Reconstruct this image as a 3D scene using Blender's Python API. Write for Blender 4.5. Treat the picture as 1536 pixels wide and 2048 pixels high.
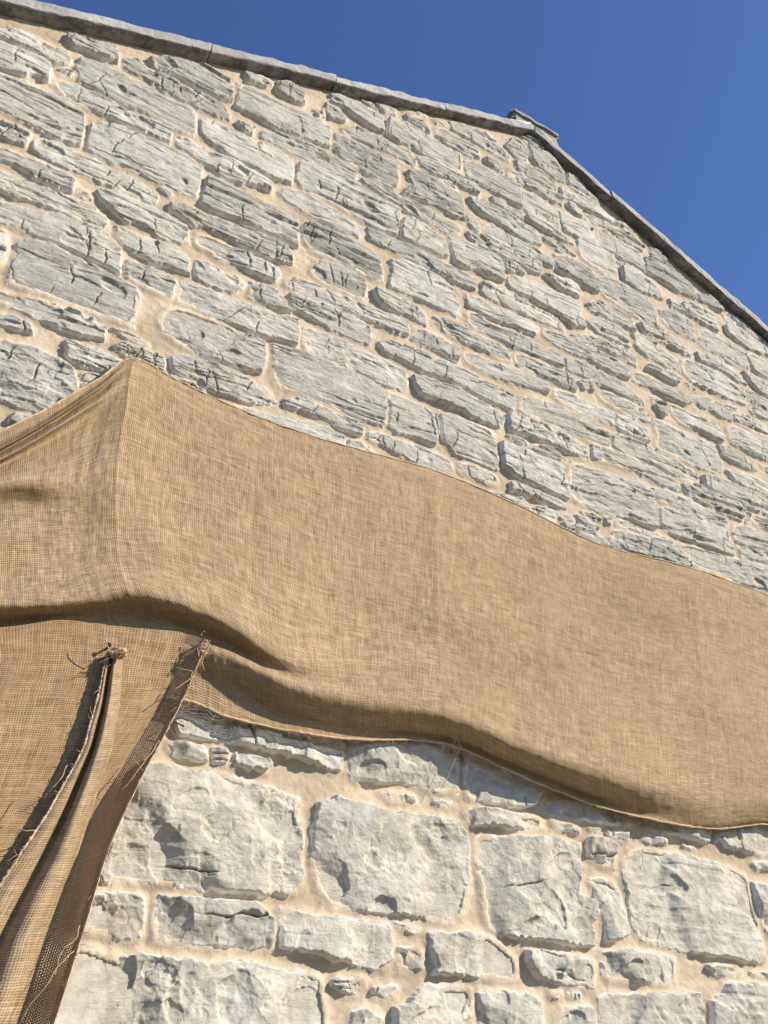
import bpy, math, random
import numpy as np
C = bpy.context.scene
for o in list(bpy.data.objects): bpy.data.objects.remove(o)

# ---------------------------------------------------------------- camera
cam = bpy.data.cameras.new("camera"); co = bpy.data.objects.new("camera", cam); C.collection.objects.link(co)
cam.sensor_fit = 'VERTICAL'; cam.sensor_height = 36.0; cam.lens = 1787.06*36/2048
cam.clip_start = 0.02; cam.clip_end = 3000
CAM = np.array([0.0, -2.0, 1.6])
co.location = CAM
from mathutils import Matrix
YAW, PITCH, ROLL = math.radians(-31.24765202), math.radians(123.98042047), math.radians(-1.08752726)
co.matrix_world = Matrix.Translation(CAM) @ (Matrix.Rotation(YAW, 4, 'Z') @ Matrix.Rotation(PITCH, 4, 'X') @ Matrix.Rotation(ROLL, 4, 'Z'))
C.camera = co
C.render.resolution_x = 768; C.render.resolution_y = 1024

# ---------------------------------------------------------------- sky, sun, exposure
SUN = np.array([1.0, -1.0, 0.85]); SUN /= np.linalg.norm(SUN)
w = bpy.data.worlds.new("World"); C.world = w; w.use_nodes = True
nt = w.node_tree; bg = nt.nodes['Background']
sk = nt.nodes.new('ShaderNodeTexSky'); sk.sky_type = 'NISHITA'; sk.sun_disc = False
sk.sun_elevation = math.asin(SUN[2]); sk.sun_rotation = math.atan2(SUN[0], SUN[1])
sk.air_density = 1.0; sk.dust_density = 0.35; sk.ozone_density = 6; sk.altitude = 100
hs = nt.nodes.new('ShaderNodeHueSaturation'); hs.inputs['Saturation'].default_value = 1.06; hs.inputs['Value'].default_value = 1.16; hs.inputs['Hue'].default_value = .509
nt.links.new(sk.outputs[0], hs.inputs['Color']); nt.links.new(hs.outputs[0], bg.inputs[0]); bg.inputs[1].default_value = 0.12
sl = bpy.data.lights.new("sun", 'SUN'); sl.energy = 5.0; sl.angle = math.radians(0.5); sl.color = (1.0, 0.91, 0.78)
so = bpy.data.objects.new("sun", sl); C.collection.objects.link(so)
from mathutils import Vector
so.rotation_euler = Vector(-SUN).to_track_quat('-Z', 'Y').to_euler()
so.location = (8, -8, 8)
C.view_settings.view_transform = 'Standard'; C.view_settings.look = 'None'
C.view_settings.exposure = 0.33; C.view_settings.gamma = 1.0

# ---------------------------------------------------------------- helpers
rng = np.random.RandomState(7)
def tag(o, label=None, cat=None, group=None, kind=None):
    if label: o['label'] = label
    if cat: o['category'] = cat
    if group: o['group'] = group
    if kind: o['kind'] = kind
    return o
def empty(name, loc=(0, 0, 0)):
    o = bpy.data.objects.new(name, None); C.collection.objects.link(o); o.location = loc; o.empty_display_size = .1
    return o
def mesh(name, V, Fq, mat, parent=None, smooth=True, attrs=None, uv=None):
    """V (n,3); Fq (m,4) or (m,3) or list of such; attrs name->(n,) floats; uv (n,2) per vertex"""
    me = bpy.data.meshes.new(name)
    V = np.asarray(V, np.float32); Fs = Fq if isinstance(Fq, list) else [Fq]
    Fs = [np.asarray(f, np.int32) for f in Fs if len(f)]
    lt = np.concatenate([np.full(len(f), f.shape[1], np.int32) for f in Fs]); idx = np.concatenate([f.ravel() for f in Fs])
    me.vertices.add(len(V)); me.vertices.foreach_set('co', V.ravel())
    me.loops.add(len(idx)); me.loops.foreach_set('vertex_index', idx)
    me.polygons.add(len(lt)); me.polygons.foreach_set('loop_start', np.concatenate([[0], np.cumsum(lt)[:-1]]).astype(np.int32))
    me.polygons.foreach_set('loop_total', lt)
    me.polygons.foreach_set('use_smooth', np.full(len(lt), smooth))
    if uv is not None:
        l = me.uv_layers.new(name='UVMap'); l.data.foreach_set('uv', np.asarray(uv, np.float32)[idx].ravel())
    for k, a in (attrs or {}).items():
        at = me.attributes.new(k, 'FLOAT', 'POINT'); at.data.foreach_set('value', np.asarray(a, np.float32))
    me.update(calc_edges=True); me.validate()
    me.materials.append(mat)
    o = bpy.data.objects.new(name, me); C.collection.objects.link(o); o.parent = parent
    return o
def hsh(ix, iy, s):
    h = (ix.astype(np.int64)*374761393 + iy.astype(np.int64)*668265263 + int(s)*1274126177) & 0xffffffff
    h = ((h ^ (h >> 13))*1274126177) & 0xffffffff
    h = ((h ^ (h >> 16))*2246822519) & 0xffffffff
    return ((h ^ (h >> 15)) & 0xffffff)/float(0xffffff)
def vn(x, y, s=0):
    ix = np.floor(x); iy = np.floor(y); fx = x-ix; fy = y-iy
    fx = fx*fx*(3-2*fx); fy = fy*fy*(3-2*fy)
    a = hsh(ix, iy, s); b = hsh(ix+1, iy, s); c = hsh(ix, iy+1, s); d = hsh(ix+1, iy+1, s)
    return (a+(b-a)*fx)*(1-fy)+(c+(d-c)*fx)*fy
def fbm(x, y, s=0, o=4):
    t = 0; a = 1; n = 0
    for k in range(o):
        t = t+a*(vn(x*2**k+17.3*k, y*2**k+9.1*k, s+k)-.5); n += a; a *= .55
    return t/n*2
def scallop(x, y, s, ks=1.6):
    """hammer-dressed rock: dishes meeting in sharp ridges, plus small random steps between them"""
    ix = np.floor(x); iy = np.floor(y); best = np.full(x.shape, 9.); step = np.zeros(x.shape); bd = np.full(x.shape, 9.)
    for dx in (-1, 0, 1):
        for dy in (-1, 0, 1):
            cx, cy = ix+dx, iy+dy; px = cx+hsh(cx, cy, s); py = cy+hsh(cx, cy, s+1)
            ux, uy = x-px, y-py; d = ux*ux+uy*uy
            h = d*(.45+.8*hsh(cx, cy, s+2))+.55*hsh(cx, cy, s+3)+ux*(hsh(cx, cy, s+4)-.5)*ks+uy*(hsh(cx, cy, s+5)-.5)*ks
            best = np.minimum(best, h); m = d < bd; bd = np.where(m, d, bd); step = np.where(m, hsh(cx, cy, s+6), step)
    return best, step-.5
def gridfaces(nu, nv):
    i = np.arange(nu*nv).reshape(nu, nv)
    return np.stack([i[:-1, :-1], i[1:, :-1], i[1:, 1:], i[:-1, 1:]], -1).reshape(-1, 4)
def tube(pts, rad, n=6):
    """returns V,F for a tube along pts with radii"""
    pts = np.asarray(pts, float); rad = np.broadcast_to(rad, (len(pts),))
    T = np.gradient(pts, axis=0); T /= np.linalg.norm(T, axis=1)[:, None]+1e-9
    ref = np.array([0, 0, 1.]) if abs(T[0][2]) < .8 else np.array([1., 0, 0])
    A = np.cross(T, ref); A /= np.linalg.norm(A, axis=1)[:, None]+1e-9; B = np.cross(T, A)
    an = np.linspace(0, 2*np.pi, n, endpoint=False)
    V = pts[:, None]+rad[:, None, None]*(np.cos(an)[None, :, None]*A[:, None]+np.sin(an)[None, :, None]*B[:, None])
    m = len(pts); i = np.arange(m*n).reshape(m, n); j = np.roll(i, -1, 1)
    F = np.stack([i[:-1], i[1:], j[1:], j[:-1]], -1).reshape(-1, 4)
    return V.reshape(-1, 3), F
def join(parts):
    Vs = []; Fs = []; n = 0
    for V, F in parts: Vs.append(V); Fs.append(np.asarray(F)+n); n += len(V)
    return np.concatenate(Vs), np.concatenate(Fs)

# ---------------------------------------------------------------- materials
class NT:
    def __init__(s, name):
        s.m = bpy.data.materials.new(name); s.m.use_nodes = True; s.t = s.m.node_tree; s.n = s.t.nodes; s.l = s.t.links
        s.b = s.n['Principled BSDF']; s.out = s.n['Material Output']; s.b.inputs['Specular IOR Level'].default_value = .25
    def new(s, t, **k):
        n = s.n.new(t)
        for a, v in k.items(): setattr(n, a, v)
        return n
    def put(s, v, sock):
        if isinstance(v, bpy.types.NodeSocket): s.l.new(v, sock)
        elif v is not None: sock.default_value = v
    def math(s, op, a, b=None, c=None, clamp=False):
        n = s.new('ShaderNodeMath', operation=op, use_clamp=clamp)
        for i, v in enumerate((a, b, c)):
            s.put(v, n.inputs[i]) if v is not None else None
        return n.outputs[0]
    def noise(s, vec, scale, detail=4, rough=.55, out=0, dist=0):
        n = s.new('ShaderNodeTexNoise'); s.put(vec, n.inputs['Vector']); n.inputs['Scale'].default_value = scale
        n.inputs['Detail'].default_value = detail; n.inputs['Roughness'].default_value = rough; n.inputs['Distortion'].default_value = dist
        return n.outputs[out]
    def mapping(s, vec, sc=(1, 1, 1), rot=(0, 0, 0)):
        n = s.new('ShaderNodeMapping'); s.put(vec, n.inputs[0]); n.inputs['Scale'].default_value = sc; n.inputs['Rotation'].default_value = rot
        return n.outputs[0]
    def obj(s): return s.new('ShaderNodeTexCoord').outputs['Object']
    def ramp(s, f, lo, hi, a=0., b=1.):
        n = s.new('ShaderNodeMapRange'); s.put(f, n.inputs[0])
        for i, v in enumerate((lo, hi, a, b)): n.inputs[i+1].default_value = v
        return n.outputs[0]
    def mix(s, f, a, b, mode='MIX'):
        n = s.new('ShaderNodeMix', data_type='RGBA', blend_type=mode); s.put(f, n.inputs[0])
        s.put(a if isinstance(a, bpy.types.NodeSocket) else (*a, 1), n.inputs[6]); s.put(b if isinstance(b, bpy.types.NodeSocket) else (*b, 1), n.inputs[7])
        return n.outputs[2]
    def attr(s, name):
        n = s.new('ShaderNodeAttribute'); n.attribute_name = name; return n.outputs['Fac']
    def bump(s, h, strength, dist, normal=None):
        n = s.new('ShaderNodeBump'); s.put(h, n.inputs['Height']); n.inputs['Strength'].default_value = strength; n.inputs['Distance'].default_value = dist
        if normal is not None: s.l.new(normal, n.inputs['Normal'])
        return n.outputs[0]

def mat_stone():
    M = NT('limestone'); p = M.obj()
    bed = M.attr('bed'); sc_ = M.new('ShaderNodeCombineXYZ'); sc_.inputs[0].default_value = 1; sc_.inputs[1].default_value = 1; M.l.new(M.ramp(bed, 0, 1, 1.1, 3.4), sc_.inputs[2])
    stn = M.new('ShaderNodeVectorMath', operation='MULTIPLY'); M.l.new(p, stn.inputs[0]); M.l.new(sc_.outputs[0], stn.inputs[1]); st = stn.outputs[0]; tone = M.attr('tone'); warm = M.attr('warm'); edge = M.attr('edge'); pit = M.attr('pit')
    n1 = M.noise(p, 9, 5, .6); n2 = M.noise(st, 26, 6, .65); n3 = M.noise(p, 160, 3, .7)
    c = M.mix(tone, (.35, .334, .282), (.585, .557, .47))
    c = M.mix(M.math('MULTIPLY', warm, M.ramp(n1, .3, .5)), c, (.515, .475, .375))
    c = M.mix(M.ramp(n2, .48, .74, 0, .55), c, (.20, .194, .18))
    c = M.mix(M.ramp(n2, .50, .30, 0, .38), c, (.78, .735, .66))
    # fine dark strata lines in the rock
    sl = M.noise(M.mapping(p, (2.2, 1, 30)), 6, 5, .7)
    ln = M.math('MULTIPLY', M.ramp(M.math('ABSOLUTE', M.math('SUBTRACT', sl, .5)), 0, .016, 1, 0), M.math('MULTIPLY', M.ramp(n1, .40, .56), M.ramp(bed, 0, 1, .25, 1)))
    c = M.mix(M.math('MULTIPLY', ln, .75), c, (.10, .097, .09)); c = M.mix(M.math('MULTIPLY', pit, .7), c, (.09, .085, .078))
    rs = M.noise(p, 4.5, 5, .7); c = M.mix(M.ramp(rs, .60, .72, 0, .45), c, (.40, .285, .17)); c = M.mix(M.ramp(M.noise(p, 3.3, 4, .7), .58, .72, 0, .35), c, (.27, .275, .27))
    # specks
    vo = M.new('ShaderNodeTexVoronoi'); M.l.new(p, vo.inputs['Vector']); vo.inputs['Scale'].default_value = 85
    sp = M.math('MULTIPLY', M.ramp(vo.outputs['Distance'], .10, .18, 1, 0), M.ramp(M.noise(p, 30, 2), .56, .66))
    c = M.mix(M.math('MULTIPLY', sp, .6), c, (.09, .085, .075))
    # lime smears at the rim
    ne = M.noise(p, 55, 4, .7); nl = M.noise(p, 12, 3, .6)
    k = M.math('ADD', edge, M.math('MULTIPLY', M.math('SUBTRACT', ne, .5), 1.3))
    k = M.ramp(k, .45, .85)
    c = M.mix(M.math('MULTIPLY', k, M.ramp(nl, .30, .62, .35, .95)), c, (.80, .77, .71))
    M.l.new(c, M.b.inputs['Base Color']); M.b.inputs['Roughness'].default_value = .85
    h = M.math('ADD', M.math('MULTIPLY', n2, .9), M.math('MULTIPLY', n3, .28))
    h = M.math('SUBTRACT', h, M.math('MULTIPLY', ln, .6)); h = M.math('SUBTRACT', h, sp)
    M.l.new(M.bump(h, .7, .0045), M.b.inputs['Normal'])
    return M.m
def mat_mortar():
    M = NT('lime_mortar'); p = M.obj()
    n1 = M.noise(p, 5, 4, .6); n2 = M.noise(p, 30, 5, .65); n3 = M.noise(p, 260, 2, .7); pale_rim = M.attr('pale_rim')
    c = M.mix(M.ramp(n1, .35, .65), (.42, .332, .222), (.60, .49, .345))
    c = M.mix(M.ramp(n2, .5, .7, 0, .45), c, (.35, .26, .175))
    c = M.mix(M.math('MULTIPLY', pale_rim, M.ramp(n2, .42, .62, 0, .9)), c, (.68, .58, .45))  # patchy paler rim where the mortar meets the stones
    c = M.mix(M.ramp(n3, .56, .70, 0, .45), c, (.30, .22, .16))
    M.l.new(c, M.b.inputs['Base Color']); M.b.inputs['Roughness'].default_value = .92
    h = M.math('ADD', n2, M.math('MULTIPLY', n3, .6))
    M.l.new(M.bump(h, .6, .004), M.b.inputs['Normal'])
    return M.m
def mat_coping():
    M = NT('weathered_coping_stone'); p = M.obj()
    n1 = M.noise(p, 6, 5, .6); n2 = M.noise(p, 40, 5, .7); mottle = M.noise(p, 18, 6, .75)
    c = M.mix(M.ramp(n1, .3, .7), (.30, .29, .265), (.50, .485, .45))
    c = M.mix(M.ramp(n2, .5, .72, 0, .6), c, (.17, .16, .145))
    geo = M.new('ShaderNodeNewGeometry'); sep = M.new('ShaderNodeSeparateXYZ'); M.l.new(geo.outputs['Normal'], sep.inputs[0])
    under_shade = M.math('MULTIPLY', M.ramp(sep.outputs[2], -.25, -.7), M.ramp(mottle, .42, .55, .5, 1))  # down-facing sides: shade of the overhang painted into the colour, mottled
    c = M.mix(under_shade, c, (.13, .12, .105))
    M.l.new(c, M.b.inputs['Base Color']); M.b.inputs['Roughness'].default_value = .9
    M.l.new(M.bump(M.math('ADD', n2, mottle), .7, .008), M.b.inputs['Normal'])
    return M.m
def mat_hessian(name, pitch=.0047, tint=(1, 1, 1)):
    M = NT(name); M.m.blend_method = 'HASHED' if hasattr(M.m, 'blend_method') else M.m.blend_method
    uvn = M.new('ShaderNodeUVMap'); uv = uvn.outputs[0]
    wob = M.new('ShaderNodeTexNoise'); M.l.new(uv, wob.inputs['Vector']); wob.inputs['Scale'].default_value = 9; wob.inputs['Detail'].default_value = 3
    ws = M.new('ShaderNodeVectorMath', operation='SUBTRACT'); M.l.new(wob.outputs['Color'], ws.inputs[0]); ws.inputs[1].default_value = (.5, .5, .5)
    wm = M.new('ShaderNodeVectorMath', operation='SCALE'); M.l.new(ws.outputs[0], wm.inputs[0]); wm.inputs['Scale'].default_value = .016
    wa = M.new('ShaderNodeVectorMath', operation='ADD'); M.l.new(uv, wa.inputs[0]); M.l.new(wm.outputs[0], wa.inputs[1])
    fine = M.new('ShaderNodeTexNoise'); M.l.new(uv, fine.inputs['Vector']); fine.inputs['Scale'].default_value = 140; fine.inputs['Detail'].default_value = 2
    fs = M.new('ShaderNodeVectorMath', operation='SUBTRACT'); M.l.new(fine.outputs['Color'], fs.inputs[0]); fs.inputs[1].default_value = (.5, .5, .5)
    fm = M.new('ShaderNodeVectorMath', operation='SCALE'); M.l.new(fs.outputs[0], fm.inputs[0]); fm.inputs['Scale'].default_value = .0022
    fa = M.new('ShaderNodeVectorMath', operation='ADD'); M.l.new(wa.outputs[0], fa.inputs[0]); M.l.new(fm.outputs[0], fa.inputs[1])
    sp = M.new('ShaderNodeSeparateXYZ'); M.l.new(fa.outputs[0], sp.inputs[0])
    loose = M.attr('loose')
    U = M.math('DIVIDE', sp.outputs[0], pitch); Vv = M.math('DIVIDE', sp.outputs[1], pitch)
    def thread(a, along, seed):
        cell = M.math('FLOOR', a)
        cv = M.new('ShaderNodeCombineXYZ'); M.l.new(cell, cv.inputs[0]); M.l.new(M.math('MULTIPLY', along, .028), cv.inputs[1]); cv.inputs[2].default_value = seed
        slub = M.noise(cv.outputs[0], 3.1, 2, .5)                       # each thread's own thickness and colour
        d = M.math('ABSOLUTE', M.math('SUBTRACT', M.math('FRACT', a), .5))   # 0 centre .. .5 edge
        halfw = M.math('ADD', M.ramp(slub, .3, .7, .35, .48), M.math('MULTIPLY', loose, -.17))
        prof = M.math('SUBTRACT', 1, M.math('DIVIDE', d, halfw), clamp=True)
        return prof, slub
    p1, s1 = thread(U, Vv, 1.7); p2, s2 = thread(Vv, U, 8.3)
    over = M.math('SINE', M.math('MULTIPLY', M.math('ADD', M.math('FLOOR', U), M.math('FLOOR', Vv)), math.pi))
    ck = M.math('PINGPONG', M.math('ADD', M.math('FLOOR', U), M.math('FLOOR', Vv)), 1)      # 0/1 checker: which thread is on top
    h1 = M.math('MULTIPLY', M.math('POWER', p1, .5), M.math('ADD', .65, M.math('MULTIPLY', ck, .35)))
    h2 = M.math('MULTIPLY', M.math('POWER', p2, .5), M.math('SUBTRACT', 1, M.math('MULTIPLY', ck, .35)))
    h = M.math('MAXIMUM', h1, h2)
    sl = M.math('MULTIPLY', M.math('ADD', s1, s2), .5)
    big = M.noise(uv, 5, 4, .6); mid = M.noise(uv, 45, 3, .6)
    t = tint
    c = M.mix(M.ramp(sl, .25, .75), (.25*t[0], .177*t[1], .095*t[2]), (.65*t[0], .487*t[1], .286*t[2]))
    c = M.mix(M.ramp(big, .38, .62, 0, .3), c, (.40*t[0], .285*t[1], .165*t[2]))
    c = M.mix(M.ramp(mid, .52, .75, 0, .2), c, (.66*t[0], .52*t[1], .36*t[2]))
    c = M.mix(M.ramp(h, .72, .2, 0, .8), c, (.16, .095, .05))
    fl = M.noise(uv, 75, 2, .5)
    c = M.mix(M.ramp(fl, .74, .78, 0, .7), c, (.13, .075, .04))
    M.l.new(c, M.b.inputs['Base Color']); M.b.inputs['Roughness'].default_value = .95; M.b.inputs['Specular IOR Level'].default_value = .08
    bn = M.bump(h, .55, .0022); M.l.new(bn, M.b.inputs['Normal'])
    tr = M.new('ShaderNodeBsdfTranslucent'); M.l.new(c, tr.inputs[0]); M.l.new(bn, tr.inputs['Normal'])
    mx = M.new('ShaderNodeMixShader'); mx.inputs[0].default_value = .04; M.l.new(M.b.outputs[0], mx.inputs[1]); M.l.new(tr.outputs[0], mx.inputs[2])
    tp = M.new('ShaderNodeBsdfTransparent')
    hole = M.ramp(h, .02, .10, 1, 0)
    m2 = M.new('ShaderNodeMixShader'); M.l.new(hole, m2.inputs[0]); M.l.new(mx.outputs[0], m2.inputs[1]); M.l.new(tp.outputs[0], m2.inputs[2])
    M.l.new(m2.outputs[0], M.out.inputs['Surface'])
    return M.m
def mat_plain(name, a, b, scale=40, rough=.9, metal=0, bs=.4):
    M = NT(name); p = M.obj(); n = M.noise(p, scale, 5, .65)
    M.l.new(M.mix(M.ramp(n, .35, .65), a, b), M.b.inputs['Base Color']); M.b.inputs['Roughness'].default_value = rough; M.b.inputs['Metallic'].default_value = metal
    M.l.new(M.bump(n, bs, .004), M.b.inputs['Normal']); return M.m
STONE = mat_stone(); MORTAR = mat_mortar(); COPING = mat_coping()
HESS = mat_hessian('hessian_weave'); HESS2 = mat_hessian('hessian_weave_shaded', tint=(.90, .84, .79))  # second tint paints the dimmer, grazing sun on the lower sheet into its colour
FIBRE = mat_plain('jute_fibre', (.42, .28, .15), (.62, .45, .27), 90)
FRAY = mat_plain('jute_fray', (.46, .33, .21), (.64, .48, .32), 90)
IRON = mat_plain('rusty_iron', (.03, .025, .022), (.10, .055, .035), 120, .7, .6)
LIME = mat_plain('white_lime_mortar', (.62, .61, .58), (.80, .79, .76), 30, .9, 0, .8)
SLATE = mat_plain('slate_roof', (.08, .085, .095), (.15, .155, .165), 14)
BLOCK = mat_plain('chimney_stone', (.24, .235, .21), (.36, .35, .31), 25, .9, 0, .7)
GROUND = mat_plain('gravelly_ground', (.07, .065, .05), (.15, .13, .105), 6)

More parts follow.
